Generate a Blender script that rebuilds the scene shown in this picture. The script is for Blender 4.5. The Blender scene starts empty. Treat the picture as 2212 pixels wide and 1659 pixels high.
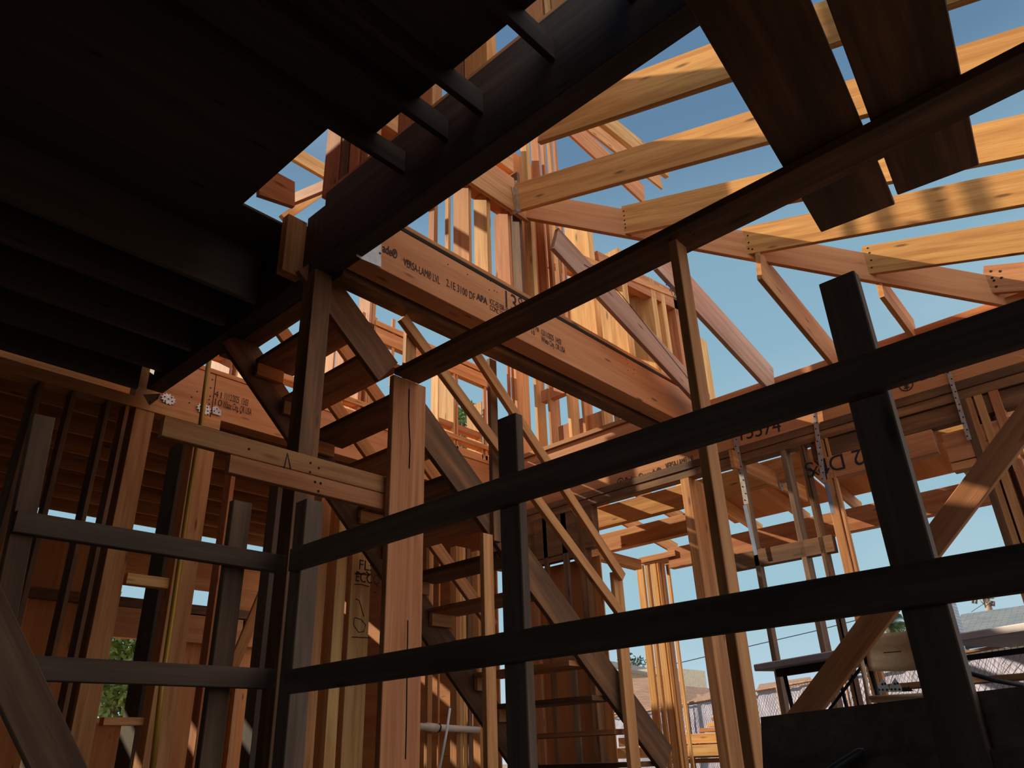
import bpy, math, random
from mathutils import Vector, Matrix
random.seed(7)
S = bpy.context.scene
COL = S.collection
R = math.radians
# ---------------------------------------------------------------- camera
YAW, PIT, ROL, F = R(41.711), R(26.074), R(-2.241), 1638.4
CX, CY = 1106.0, 829.5
fw = Vector((math.cos(PIT)*math.cos(YAW), math.cos(PIT)*math.sin(YAW), math.sin(PIT)))
r0 = fw.cross(Vector((0, 0, 1))).normalized(); u0 = r0.cross(fw)
cr = r0*math.cos(ROL) + u0*math.sin(ROL)
cu = -r0*math.sin(ROL) + u0*math.cos(ROL)
cam_d = bpy.data.cameras.new('camera'); cam = bpy.data.objects.new('camera', cam_d); COL.objects.link(cam)
cam_d.sensor_width = 36.0; cam_d.lens = F/2212*36.0; cam_d.clip_start = .02; cam_d.clip_end = 500
cam.matrix_world = Matrix(((cr.x, cu.x, -fw.x, 0), (cr.y, cu.y, -fw.y, 0), (cr.z, cu.z, -fw.z, 0), (0, 0, 0, 1)))
S.camera = cam
# ---------------------------------------------------------------- sky, sun, exposure
S.view_settings.view_transform = 'Standard'; S.view_settings.look = 'None'
S.view_settings.exposure = 0.0; S.view_settings.gamma = 1.0; S.view_settings.use_curve_mapping = False
def lin(c):
    return tuple(((v/255)/12.92 if v/255 <= .04045 else ((v/255+.055)/1.055)**2.4) for v in c)
def rgba(c): return (*lin(c), 1)
W = bpy.data.worlds.new('sky'); S.world = W; W.use_nodes = True
nt = W.node_tree; nt.nodes.clear()
out = nt.nodes.new('ShaderNodeOutputWorld'); bg = nt.nodes.new('ShaderNodeBackground')
tc = nt.nodes.new('ShaderNodeTexCoord'); sep = nt.nodes.new('ShaderNodeSeparateXYZ')
nz = nt.nodes.new('ShaderNodeTexNoise'); nz.inputs['Scale'].default_value = 2.2; nz.inputs['Detail'].default_value = 4
mp = nt.nodes.new('ShaderNodeMapping'); mp.inputs['Scale'].default_value = (1, 1, 2.5)
rp = nt.nodes.new('ShaderNodeValToRGB'); cr2 = nt.nodes.new('ShaderNodeValToRGB')
rp.color_ramp.elements[0].position = 0; rp.color_ramp.elements[0].color = rgba((196, 216, 230))
rp.color_ramp.elements[1].position = .9; rp.color_ramp.elements[1].color = rgba((82, 118, 156))
for p, c in ((.16, (160, 196, 210)), (.40, (143, 182, 201)), (.56, (132, 170, 192)), (.67, (100, 134, 165))):
    e = rp.color_ramp.elements.new(p); e.color = rgba(c)
cr2.color_ramp.elements[0].position = .5; cr2.color_ramp.elements[0].color = (0, 0, 0, 1)
cr2.color_ramp.elements[1].position = .8; cr2.color_ramp.elements[1].color = (.28, .28, .28, 1)
mx = nt.nodes.new('ShaderNodeMixRGB'); mx.inputs[2].default_value = rgba((205, 220, 228))
L = nt.links.new
L(tc.outputs['Generated'], sep.inputs[0]); L(sep.outputs['Z'], rp.inputs[0])
L(tc.outputs['Generated'], mp.inputs['Vector']); L(mp.outputs[0], nz.inputs['Vector']); L(nz.outputs[0], cr2.inputs[0])
L(cr2.outputs[0], mx.inputs[0]); L(rp.outputs[0], mx.inputs[1]); L(mx.outputs[0], bg.inputs[0])
# added unseen cloud bank, fill light for shaded faces, behind and right of the camera
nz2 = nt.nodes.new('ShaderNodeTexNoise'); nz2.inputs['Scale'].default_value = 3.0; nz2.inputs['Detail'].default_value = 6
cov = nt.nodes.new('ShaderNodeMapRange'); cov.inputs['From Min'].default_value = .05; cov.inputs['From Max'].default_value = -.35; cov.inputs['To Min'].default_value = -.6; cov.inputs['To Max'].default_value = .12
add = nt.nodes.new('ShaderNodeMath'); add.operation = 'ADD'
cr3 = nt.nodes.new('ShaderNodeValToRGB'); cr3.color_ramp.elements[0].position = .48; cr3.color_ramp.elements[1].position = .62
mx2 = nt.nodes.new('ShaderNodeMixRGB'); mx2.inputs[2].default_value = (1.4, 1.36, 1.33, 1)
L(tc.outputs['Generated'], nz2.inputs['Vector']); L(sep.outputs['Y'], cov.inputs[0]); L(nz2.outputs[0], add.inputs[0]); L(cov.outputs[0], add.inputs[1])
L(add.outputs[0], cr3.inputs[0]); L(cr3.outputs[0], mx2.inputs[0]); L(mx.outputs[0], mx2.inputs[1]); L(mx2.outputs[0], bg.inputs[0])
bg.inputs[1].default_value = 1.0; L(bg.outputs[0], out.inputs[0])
SUN = Vector((-.23, .74, .46)).normalized()      # direction towards the sun
sd = bpy.data.lights.new('sun', 'SUN'); sd.energy = 8.0; sd.angle = R(.55); sd.color = (1, .86, .62)
so = bpy.data.objects.new('sun', sd); COL.objects.link(so); so.rotation_euler = SUN.to_track_quat('Z', 'Y').to_euler(); so.location = (0, 0, 12)
# ---------------------------------------------------------------- materials
def wood(name, dark, light, rough=.72, stain=.0, staincol=(60, 52, 44), grain=1.0, knots=True, bump=.25, vary=.18):
    m = bpy.data.materials.new(name); m.use_nodes = True; t = m.node_tree; N = t.nodes; N.clear(); K = t.links.new
    o = N.new('ShaderNodeOutputMaterial'); b = N.new('ShaderNodeBsdfPrincipled'); b.inputs['Roughness'].default_value = rough
    b.inputs['Specular IOR Level'].default_value = .25
    c = N.new('ShaderNodeTexCoord'); inf = N.new('ShaderNodeObjectInfo')
    ml = N.new('ShaderNodeMath'); ml.operation = 'MULTIPLY'; ml.inputs[1].default_value = 37.0
    ad = N.new('ShaderNodeVectorMath'); ad.operation = 'ADD'
    K(inf.outputs['Random'], ml.inputs[0]); K(c.outputs['Object'], ad.inputs[0]); K(ml.outputs[0], ad.inputs[1])
    def mapped(sc):
        q = N.new('ShaderNodeVectorMath'); q.operation = 'MULTIPLY'; q.inputs[1].default_value = sc; K(ad.outputs[0], q.inputs[0]); return q.outputs[0]
    n1 = N.new('ShaderNodeTexNoise'); n1.inputs['Scale'].default_value = 1; n1.inputs['Detail'].default_value = 3; n1.inputs['Distortion'].default_value = .6
    K(mapped((.9*grain, 16*grain, 16*grain)), n1.inputs['Vector'])
    n2 = N.new('ShaderNodeTexNoise'); n2.inputs['Scale'].default_value = 1; n2.inputs['Detail'].default_value = 2
    K(mapped((5*grain, 130*grain, 130*grain)), n2.inputs['Vector'])
    mixn = N.new('ShaderNodeMath'); mixn.operation = 'MULTIPLY_ADD'; mixn.inputs[1].default_value = .35
    K(n2.outputs[0], mixn.inputs[0]); K(n1.outputs[0], mixn.inputs[2])
    ra = N.new('ShaderNodeValToRGB'); ra.color_ramp.elements[0].position = .48; ra.color_ramp.elements[1].position = .86
    ra.color_ramp.elements[0].color = rgba(dark); ra.color_ramp.elements[1].color = rgba(light); K(mixn.outputs[0], ra.inputs[0])
    colour = ra.outputs[0]
    if knots:
        v = N.new('ShaderNodeTexVoronoi'); v.inputs['Scale'].default_value = 1; K(mapped((1.7, 7.5, 7.5)), v.inputs['Vector'])
        kr = N.new('ShaderNodeValToRGB'); kr.color_ramp.elements[0].position = .05; kr.color_ramp.elements[1].position = .13
        kr.color_ramp.elements[0].color = (.75, .75, .75, 1); kr.color_ramp.elements[1].color = (0, 0, 0, 1); K(v.outputs['Distance'], kr.inputs[0])
        kx = N.new('ShaderNodeMixRGB'); kx.inputs[2].default_value = rgba(tuple(int(q*.42) for q in dark)); K(kr.outputs[0], kx.inputs[0]); K(colour, kx.inputs[1]); colour = kx.outputs[0]
    if stain > 0:
        n3 = N.new('ShaderNodeTexNoise'); n3.inputs['Scale'].default_value = 1; n3.inputs['Detail'].default_value = 6; K(mapped((1.6, 7, 7)), n3.inputs['Vector'])
        sr = N.new('ShaderNodeValToRGB'); sr.color_ramp.elements[0].position = .5-.25*stain; sr.color_ramp.elements[1].position = .72-.25*stain
        sr.color_ramp.elements[1].color = (stain, stain, stain, 1); K(n3.outputs[0], sr.inputs[0])
        sx = N.new('ShaderNodeMixRGB'); sx.inputs[2].default_value = rgba(staincol); K(sr.outputs[0], sx.inputs[0]); K(colour, sx.inputs[1]); colour = sx.outputs[0]
    hs = N.new('ShaderNodeHueSaturation'); mr = N.new('ShaderNodeMapRange'); mr.inputs['To Min'].default_value = 1-vary; mr.inputs['To Max'].default_value = 1+vary
    K(inf.outputs['Random'], mr.inputs[0]); K(mr.outputs[0], hs.inputs['Value']); K(colour, hs.inputs['Color']); K(hs.outputs[0], b.inputs['Base Color'])
    bu = N.new('ShaderNodeBump'); bu.inputs['Strength'].default_value = bump; bu.inputs['Distance'].default_value = .004
    K(mixn.outputs[0], bu.inputs['Height']); K(bu.outputs[0], b.inputs['Normal']); K(b.outputs[0], o.inputs[0])
    return m
def plain(name, col, rough=.6, metal=0.0, noise=0.0, scale=8):
    m = bpy.data.materials.new(name); m.use_nodes = True; t = m.node_tree; b = t.nodes['Principled BSDF']
    b.inputs['Base Color'].default_value = rgba(col); b.inputs['Roughness'].default_value = rough; b.inputs['Metallic'].default_value = metal
    if noise:
        c = t.nodes.new('ShaderNodeTexCoord'); n = t.nodes.new('ShaderNodeTexNoise'); n.inputs['Scale'].default_value = scale; n.inputs['Detail'].default_value = 5
        r = t.nodes.new('ShaderNodeValToRGB'); r.color_ramp.elements[0].position = .3; r.color_ramp.elements[1].position = .7
        r.color_ramp.elements[0].color = rgba(tuple(max(0, int(v*(1-noise))) for v in col)); r.color_ramp.elements[1].color = rgba(tuple(min(255, int(v*(1+noise))) for v in col))
        t.links.new(c.outputs['Object'], n.inputs['Vector']); t.links.new(n.outputs[0], r.inputs[0]); t.links.new(r.outputs[0], b.inputs['Base Color'])
    return m
def brickmat(name, c1, c2, mortar, scale, bw=.5, rh=.25, mort=.02):
    m = bpy.data.materials.new(name); m.use_nodes = True; t = m.node_tree; b = t.nodes['Principled BSDF']; b.inputs['Roughness'].default_value = .85
    c = t.nodes.new('ShaderNodeTexCoord'); k = t.nodes.new('ShaderNodeTexBrick'); k.inputs['Scale'].default_value = scale
    k.inputs['Color1'].default_value = rgba(c1); k.inputs['Color2'].default_value = rgba(c2); k.inputs['Mortar'].default_value = rgba(mortar)
    k.inputs['Brick Width'].default_value = bw; k.inputs['Row Height'].default_value = rh; k.inputs['Mortar Size'].default_value = mort
    t.links.new(c.outputs['UV'], k.inputs['Vector']); t.links.new(k.outputs[0], b.inputs['Base Color']); return m
M = dict(
    fir=wood('fir_lumber', (172, 112, 68), (210, 152, 98)),
    rough=wood('rough_sawn_fir', (186, 126, 70), (222, 164, 98), bump=.6, rough=.8),
    gold=wood('pale_fir_lumber', (190, 136, 80), (228, 180, 118), bump=.5),
    red=wood('reddish_fir_lumber', (166, 102, 64), (200, 136, 92)),
    lvl=wood('laminated_veneer_lumber', (182, 116, 74), (206, 144, 98), grain=.6, bump=.06, vary=.06),
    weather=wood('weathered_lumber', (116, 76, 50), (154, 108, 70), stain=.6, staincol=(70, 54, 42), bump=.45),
    grey=wood('grey_aged_lumber', (112, 84, 66), (148, 116, 92), stain=.5, staincol=(80, 64, 52), bump=.4),
    blue=wood('blue_grey_lumber', (186, 142, 120), (216, 174, 150), stain=.25, staincol=(140, 124, 120)),
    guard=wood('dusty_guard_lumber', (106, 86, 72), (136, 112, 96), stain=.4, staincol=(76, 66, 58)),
    ply=wood('plywood_sheathing', (176, 110, 64), (202, 136, 84), grain=.35, bump=.05, knots=True, vary=.08),
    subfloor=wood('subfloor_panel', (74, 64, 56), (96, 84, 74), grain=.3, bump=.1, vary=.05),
    galv=plain('galvanized_steel', (176, 176, 178), .45, .7, .12, 30),
    steel=plain('steel_plate', (186, 184, 186), .5, .25, .08, 14),
    strap=plain('strap_steel', (168, 158, 156), .5, .35, .1, 20),
    dark=plain('dark_hole', (30, 24, 20), .9),
    ink=plain('printed_ink', (66, 44, 44), .9),
    pen=plain('marker_ink', (38, 32, 34), .9),
    bluepen=plain('blue_marker_ink', (60, 70, 100), .9),
    black=plain('black_steel', (34, 34, 38), .5, .3),
    pvc=plain('white_pvc', (222, 206, 190), .4),
    table=plain('white_plastic', (196, 186, 186), .5, 0, .05),
    beige=plain('beige_enamel', (206, 176, 138), .5, .1, .05, 40),
    concrete=plain('concrete', (96, 88, 80), .9, 0, .15, 3),
    dirt=plain('bare_ground', (130, 112, 92), .95, 0, .2, 2),
    tarp=plain('pale_fence_sheeting', (160, 156, 176), .35, 0, .12, 3),
    wire=plain('fence_wire', (96, 96, 100), .5, .6),
    rust=plain('rusty_fence_tube', (130, 96, 74), .7, .2, .2, 12),
    cable=plain('black_cable', (40, 42, 46), .7),
    handle=plain('blue_grey_handle', (84, 88, 90), .45, .2),
    rod=plain('threaded_rod', (186, 140, 50), .5, .4),
    stucco=plain('cream_stucco', (200, 190, 168), .9, 0, .06),
    trim=plain('grey_fascia', (96, 92, 90), .8),
    leaf=plain('green_leaf', (84, 112, 56), .6, 0, .35, 6),
    needle=plain('pine_needles', (62, 84, 70), .7, 0, .25, 6),
    palm=plain('palm_frond', (96, 124, 100), .5, 0, .3, 6),
    bark=plain('tree_bark', (104, 84, 66), .9, 0, .2),
    pole=plain('utility_pole_wood', (150, 130, 112), .9, 0, .15),
    insul=plain('porcelain_insulator', (90, 84, 84), .4),
    beamdark=wood('shade_darkened_beam', (58, 48, 42), (78, 66, 58), bump=.15, vary=.05),  # base colour darkened to stand in for the deep shade on the beam
    shingle=brickmat('grey_shingles', (112, 118, 124), (96, 104, 112), (62, 68, 76), 1.6, .6, .22, .012),
    brown=brickmat('brown_shingles', (150, 116, 96), (128, 98, 82), (86, 66, 56), 1.8, .6, .22, .015),
    brick=brickmat('painted_brick', (170, 180, 190), (150, 162, 174), (118, 128, 142), 2.2, .5, .2, .02),
    yellow=plain('yellow_mason_line', (232, 218, 120), .6),
    wrap=plain('blue_grey_wrap', (120, 132, 160), .5, 0, .1),
    white=plain('white_paint', (226, 228, 232), .6))
# ---------------------------------------------------------------- helpers
def ray(px, py):
    return cr*((px-CX)/F) - cu*((py-CY)/F) + fw
def at(px, py, ax, v):                      # point of the plane ax=v seen at a place of the photograph
    d = ray(px, py); i = 'xyz'.index(ax); return d*(v/d[i])
def tag(o, label=None, cat=None, group=None, kind=None):
    if label: o['label'] = label
    if cat: o['category'] = cat
    if group: o['group'] = group
    if kind: o['kind'] = kind
    return o
def mesh(name, verts, faces, mat, mw=None, parent=None, smooth=False):
    me = bpy.data.meshes.new(name); me.from_pydata([tuple(v) for v in verts], [], faces); me.update()
    if mat: me.materials.append(mat)
    if smooth:
        for p in me.polygons: p.use_smooth = True
    o = bpy.data.objects.new(name, me); COL.objects.link(o)
    if mw is not None: o.matrix_world = mw
    if parent is not None:
        o.parent = parent; bpy.context.view_layer.update(); o.matrix_parent_inverse = Matrix.Identity(4)
        o.matrix_local = PW[parent.name].inverted() @ (mw if mw is not None else Matrix.Identity(4))
    PW[o.name] = mw.copy() if mw is not None else Matrix.Identity(4)
    return o
PW = {}
BF = [(0, 3, 2, 1), (4, 5, 6, 7), (0, 1, 5, 4), (1, 2, 6, 5), (2, 3, 7, 6), (3, 0, 4, 7)]
def lumber(name, O, ex, ey, ez, Lx, Ly, Lz, mat, parent=None, ch=None):
    """a board whose local X is its length; corner O, unit axes ex ey ez; edges eased"""
    ex, ey, ez = ex.normalized(), ey.normalized(), ez.normalized()
    if ex.cross(ey).dot(ez) < 0: O = O + ez*Lz; ez = -ez
    c = O + ex*Lx/2 + ey*Ly/2 + ez*Lz/2
    mw = Matrix(((ex.x, ey.x, ez.x, c.x), (ex.y, ey.y, ez.y, c.y), (ex.z, ey.z, ez.z, c.z), (0, 0, 0, 1)))
    hx, hy, hz = Lx/2, Ly/2, Lz/2; e = min(.003, hy*.2, hz*.2) if ch is None else ch
    prof = [(-hy+e, -hz), (hy-e, -hz), (hy, -hz+e), (hy, hz-e), (hy-e, hz), (-hy+e, hz), (-hy, hz-e), (-hy, -hz+e)]
    v = [(-hx, y, z) for y, z in prof] + [(hx, y, z) for y, z in prof]
    f = [tuple(range(7, -1, -1)), tuple(range(8, 16))] + [(i, (i+1) % 8, (i+1) % 8+8, i+8) for i in range(8)]
    return mesh(name, v, f, mat, mw, parent)
AX = {'x': Vector((1, 0, 0)), 'y': Vector((0, 1, 0)), 'z': Vector((0, 0, 1))}
def box(name, x0, x1, y0, y1, z0, z1, mat='fir', label=None, cat=None, group=None, kind=None, parent=None, long=None):
    x0, x1 = min(x0, x1), max(x0, x1); y0, y1 = min(y0, y1), max(y0, y1); z0, z1 = min(z0, z1), max(z0, z1)
    d = {'x': x1-x0, 'y': y1-y0, 'z': z1-z0}; k = long or max(d, key=d.get)
    a, b = [q for q in 'xyz' if q != k]
    o = lumber(name, Vector((x0, y0, z0)), AX[k], AX[a], AX[b], d[k], d[a], d[b], M[mat] if isinstance(mat, str) else mat, parent)
    return tag(o, label, cat, group, kind)
def pb(name, ax, v, a, b, c, t, mat='fir', label=None, cat=None, group=None, snap=None, w=None, ext=(0, 0), parent=None, kind=None):
    """board with one wide face in the plane ax=v: a,b along one edge, c on the opposite edge; t its thickness going away"""
    A, B, C = at(*a, ax, v), at(*b, ax, v), at(*c, ax, v)
    d = B-A
    if snap: q = AX[snap]; d = q*d.dot(q)
    Lx = d.length; d = d.normalized(); wv = (C-A)-d*(C-A).dot(d)
    if w is None: w = wv.length
    wv = wv.normalized(); n = AX[ax]
    O = A-d*ext[0]
    if t < 0: O = O+n*t; t = -t
    o = lumber(name, O, d, wv, n, Lx+ext[0]+ext[1], w, t, M[mat], parent)
    return tag(o, label, cat, group, kind)
def stud(pl, pm, pr, py, ax, v, z0, z1, mat='fir', label=None, group=None, name='wall_stud', cat='stud'):
    """upright: dark side between pl and pm, lit side between pm and pr, read at height py; corner edge on the plane ax=v"""
    c = at(pm, py, ax, v)
    yb = at(pl, py, 'x', c.x).y; xb = at(pr, py, 'y', c.y).x
    return box(name, c.x, max(xb, c.x+.02), c.y, max(yb, c.y+.02), z0, z1, mat, label, cat, group, long='z')
def zat(px, py, ax, v): return at(px, py, ax, v).z
def thing(name, loc, label, cat, group=None):
    o = bpy.data.objects.new(name, None); COL.objects.link(o); o.location = loc; PW[o.name] = Matrix.Translation(Vector(loc)); o.empty_display_size = .1
    return tag(o, label, cat, group)
def tube(name, pts, rad, mat, parent=None, seg=10, rads=None, label=None, cat=None, group=None, kind=None):
    v, f = [], []; n = len(pts); pts = [Vector(p) for p in pts]
    for i, p in enumerate(pts):
        d = (pts[min(i+1, n-1)]-pts[max(i-1, 0)]).normalized()
        s = d.cross(Vector((0, 0, 1)))
        if s.length < .05: s = d.cross(Vector((1, 0, 0)))
        s.normalize(); u = s.cross(d); rr = rads[i] if rads else rad
        for k in range(seg):
            an = 2*math.pi*k/seg; v.append(p+s*rr*math.cos(an)+u*rr*math.sin(an))
    for i in range(n-1):
        for k in range(seg): f.append((i*seg+k, i*seg+(k+1) % seg, (i+1)*seg+(k+1) % seg, (i+1)*seg+k))
    f.append(tuple(range(seg-1, -1, -1))); f.append(tuple(range((n-1)*seg, n*seg)))
    o = mesh(name, v, f, M[mat], None, parent, smooth=True)
    return tag(o, label, cat, group, kind)
def prism(name, ax, v, pts, t, mat, parent=None, label=None, cat=None, group=None, kind=None, px=True):
    P = [at(*p, ax, v) if px else Vector(p) for p in pts]; n = AX[ax]*t; k = len(P)
    o = mesh(name, P+[p+n for p in P], [tuple(range(k-1, -1, -1)), tuple(range(k, 2*k))]+[(i, (i+1) % k, (i+1) % k+k, i+k) for i in range(k)], M[mat], None, parent)
    return tag(o, label, cat, group, kind)
def text(body, ax, v, px, py, h, parent, mat='ink', flip=False, tilt=0, name='printed_text', label=None, wide=1.0, thick=0.0, fit=None):
    cu_ = bpy.data.curves.new(name, 'FONT'); cu_.body = body; cu_.size = h*1.4; cu_.extrude = .0006; cu_.offset = thick; cu_.space_line = .85
    tmp = bpy.data.objects.new('t', cu_); COL.objects.link(tmp); bpy.context.view_layer.update()
    me = bpy.data.meshes.new_from_object(tmp.evaluated_get(bpy.context.evaluated_depsgraph_get())); bpy.data.objects.remove(tmp)
    me.materials.clear(); me.materials.append(M[mat]); me.name = name
    if fit:
        wid_ = max(q.co.x for q in me.vertices); wide = (at(px, py, ax, v)-at(*fit, ax, v)).length/max(wid_, .01)
    for p in me.vertices: p.co.x *= wide
    o = bpy.data.objects.new(name, me); COL.objects.link(o)
    p = at(px, py, ax, v-.0022)
    B = Matrix(((1, 0, 0), (0, 0, -1), (0, 1, 0))) if ax == 'y' else Matrix(((0, 0, -1), (-1, 0, 0), (0, 1, 0)))
    B = B @ Matrix.Rotation(R(tilt)+(math.pi if flip else 0), 3, 'Z')
    mw = Matrix.Translation(p) @ B.to_4x4(); o.parent = parent; o.matrix_local = PW[parent.name].inverted() @ mw; PW[o.name] = mw
    if label: o['label'] = label
    return o
def stroke(pts, ax, v, parent, rad=.003, mat='pen', name='pen_mark', label=None):
    o = tube(name, [at(*p, ax, v-.001) for p in pts], rad, mat, parent, 5)
    if label: o['label'] = label
    return o
def nails(parent, ax, v, pts, r=.006):
    """nail heads driven into the visible face, one part per cluster"""
    vs, fs = [], []
    n = AX[ax]; a, b = [AX[q] for q in 'xyz' if q != ax]
    for p in pts:
        c = at(*p, ax, v-.0015); k = len(vs)
        for i in range(8):
            w = a*math.cos(i*math.pi/4)*r+b*math.sin(i*math.pi/4)*r; vs.append(c+w)
        for i in range(8):
            w = a*math.cos(i*math.pi/4)*r+b*math.sin(i*math.pi/4)*r; vs.append(c+w+n*.004)
        fs += [tuple(range(k, k+8))]+[(k+i, k+(i+1) % 8, k+8+(i+1) % 8, k+8+i) for i in range(8)]
    o = mesh('nail_head', vs, fs, M['dark'], Matrix.Identity(4), parent); return o
ORD = ['first', 'second', 'third', 'fourth', 'fifth', 'sixth', 'seventh', 'eighth', 'ninth', 'tenth', 'eleventh', 'twelfth', 'thirteenth', 'fourteenth', 'fifteenth', 'sixteenth', 'seventeenth', 'eighteenth', 'nineteenth', 'twentieth']
INCH = .0254
# ================================================================ THE SETTING
box('floor', -4, 8.6, -2.6, 7.6, -.35, -.23, 'concrete', kind='structure', long='x')
box('floor', -14, 90, -60, 60, -.9, -.8, 'dirt', kind='structure', long='x').name = 'ground'
bpy.data.objects['ground']['kind'] = 'structure'
# subfloor of the storey above (the dark deck overhead); its edge stops short of the edge beam
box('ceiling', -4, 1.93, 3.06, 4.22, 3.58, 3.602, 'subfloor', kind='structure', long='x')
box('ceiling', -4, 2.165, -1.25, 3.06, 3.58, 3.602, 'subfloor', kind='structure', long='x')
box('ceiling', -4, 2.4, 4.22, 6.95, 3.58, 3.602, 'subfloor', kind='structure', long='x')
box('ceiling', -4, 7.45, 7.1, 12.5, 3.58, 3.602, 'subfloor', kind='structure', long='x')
box('wall_back', -4.05, -4, 1.2, 12.5, -.35, 3.6, 'concrete', kind='structure', long='y')
box('wall_back', -4.05, -4, -1.25, 1.2, 1.35, 3.6, 'concrete', kind='structure', long='y')  # opening below is added to let fill light onto the guard rail
box('wall_right', -4, 2.3, -1.25, -1.2, -.35, 3.6, 'concrete', kind='structure', long='x')  # unseen wall, set close and long to keep light off the left side
# ================================================================ GUARD RAIL AROUND THE OPENING (plane x = 1.75)
G = 'boards of the dark guard rail round the opening'
box('guard_post', 1.75, 1.788, .411, .5005, -.23, 1.05, 'guard', 'dark upright guard post at right, tallest black post against the blue sky', 'post', 'upright posts of the guard rail')
box('guard_post', 1.75, 1.788, 1.550, 1.636, -.23, 1.036, 'guard', 'dark upright guard post in the picture centre, crossed by both black rails', 'post', 'upright posts of the guard rail')
box('guard_post', 1.75, 1.838, 2.775, 2.86, -.23, 1.03, 'guard', 'dark corner guard post where the long black rails end at left', 'post', 'upright posts of the guard rail')
pb('guard_rail', 'x', 1.712, (668.3, 1171.2), (2212, 654), (667, 1217.3), .037, 'guard', 'long near-black upper guard rail rising to the right edge', 'rail', 'long rails of the guard rail', snap='y', ext=(.14, .5), w=.094)
pb('guard_rail', 'x', 1.712, (653.4, 1441), (1920, 1222), (649.3, 1492.4), .037, 'guard', 'long near-black lower guard rail crossing the stairs', 'rail', 'long rails of the guard rail', snap='y', ext=(.12, .9), w=.086)
# left guard run
box('guard_post', 1.513, 1.60, 2.96, 2.998, -.23, 1.02, 'grey', 'grey-brown cracked guard post left of centre, joining the left rails', 'post', 'upright posts of the guard rail')
pb('guard_post', 'y', 2.93, (73, 893), (-10, 1300), (120, 904), .038, 'grey', 'wide grey plank post standing at the far left', 'post', 'upright posts of the guard rail', ext=(0, .9))
pb('guard_rail', 'y', 2.905, (75, 1107), (492, 1185), (75, 1155), .038, 'guard', 'upper short guard rail at left below the stacked boards', 'rail', 'short rails of the left guard', snap='x', ext=(.05, .27))
pb('guard_rail', 'y', 2.905, (71, 1415), (461, 1441), (80, 1470), .038, 'guard', 'lower short guard rail at left in front of the trees', 'rail', 'short rails of the left guard', snap='x', ext=(.05, .27))
pb('diagonal_brace', 'y', 2.7, (16, 1294), (191, 1659), (60, 1500), .038, 'grey', 'dark slanting plank in the bottom left corner', 'brace', ext=(.5, .4), w=.13)
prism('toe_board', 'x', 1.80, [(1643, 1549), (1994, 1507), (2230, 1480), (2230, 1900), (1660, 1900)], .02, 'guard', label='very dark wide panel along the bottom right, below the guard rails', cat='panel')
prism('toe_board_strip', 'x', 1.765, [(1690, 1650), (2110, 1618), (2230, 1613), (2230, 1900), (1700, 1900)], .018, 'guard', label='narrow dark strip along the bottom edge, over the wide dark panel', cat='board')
hd = thing('tool_handle', at(1800, 1659, 'x', 1.68), 'rounded blue-grey tool handle leaning at the bottom right', 'tool')
tube('grip', [at(1700, 1730, 'x', 1.66), at(1810, 1655, 'x', 1.68), at(1858, 1624, 'x', 1.69), at(1866, 1619, 'x', 1.691)], .012, 'handle', hd, 12, rads=[.0085, .0085, .008, .003])
# ================================================================ SHORING: flat ledger plank on posts, two scaffold planks on top
box('ledger_plank', 2.375, 2.556, -1.19, 2.992, 1.93, 1.968, 'weather', 'dark flat plank crossing the picture from the big post up to the right', 'plank')
pc = box('shoring_post', 2.375, 2.612, 2.995, 3.033, -.23, 1.93, 'red', 'wide brown cracked post left of centre carrying the flat plank', 'post')
stroke([(884, 840), (883, 900), (886, 960), (884, 1012)], 'y', 2.995, pc, .0035, 'dark', 'crack'); stroke([(881, 1340), (880, 1420), (878, 1560), (876, 1640)], 'y', 2.995, pc, .003, 'dark', 'crack')
A = Vector((2.443, 1.188, 1.93)); Bv = Vector((2.443, 1.262, -.23)); ex = (Bv-A).normalized()
tag(lumber('shoring_post', A, ex, Vector((1, 0, 0)), Vector((0, 1, 0)), (Bv-A).length, .088, .038, M['fir']), 'thin upright post under the flat plank, right of centre', 'post')
nails(bpy.data.objects['shoring_post.001'], 'y', 1.188, [(1476, 529), (1485, 534)], .004)
def plank(x0, yl0, x1, yl1, w, label):
    A = Vector((x0, yl0, 1.9685)); B = Vector((x1, yl1, 1.9685)); d = (B-A); ex = d.normalized(); ey = Vector((ex.y, -ex.x, 0))
    return tag(lumber('scaffold_plank', A-ex*1.3, ex, ey, Vector((0, 0, 1)), d.length+1.3, w, .038, M['weather'], ch=.004), label, 'plank', 'wide planks lying on the ledger plank')
plank(1.606, .609, 2.885, .762, .298, 'wide dark overhead plank on the flat ledger, left of the pair')
plank(1.79, .293, 2.868, .44, .292, 'wide dark overhead plank on the flat ledger, right of the pair')
# ================================================================ EDGE BEAM, its post, stair and LVL beams
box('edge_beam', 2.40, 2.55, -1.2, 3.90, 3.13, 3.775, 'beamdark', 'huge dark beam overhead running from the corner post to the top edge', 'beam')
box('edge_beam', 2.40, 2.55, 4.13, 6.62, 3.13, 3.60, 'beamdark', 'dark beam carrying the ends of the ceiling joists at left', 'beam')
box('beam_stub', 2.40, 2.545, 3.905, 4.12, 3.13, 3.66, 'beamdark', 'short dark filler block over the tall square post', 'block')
box('sole_plate', 2.405, 2.545, .2, 3.86, 3.777, 3.812, 'fir', 'thin brown plank lying along the top of the huge overhead beam', 'plate')
pL = box('corner_post', 2.40, 2.545, 3.95, 4.09, -.23, 3.13, 'weather', 'tall square stained post under the corner of the dark beam', 'post')
lv = thing('laminated_beam', (2.56, 3.62, 3.12), 'big orange laminated beam with printed lettering, crossing the centre downward', 'beam')
b1 = box('beam_body', 2.55, 7.32, 3.62, 3.79, 3.12, 3.545, 'lvl', parent=lv)
text('ade\u00ae', 'y', 3.62, 826, 543, .075, b1, fit=(858, 556), thick=.002)
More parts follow.
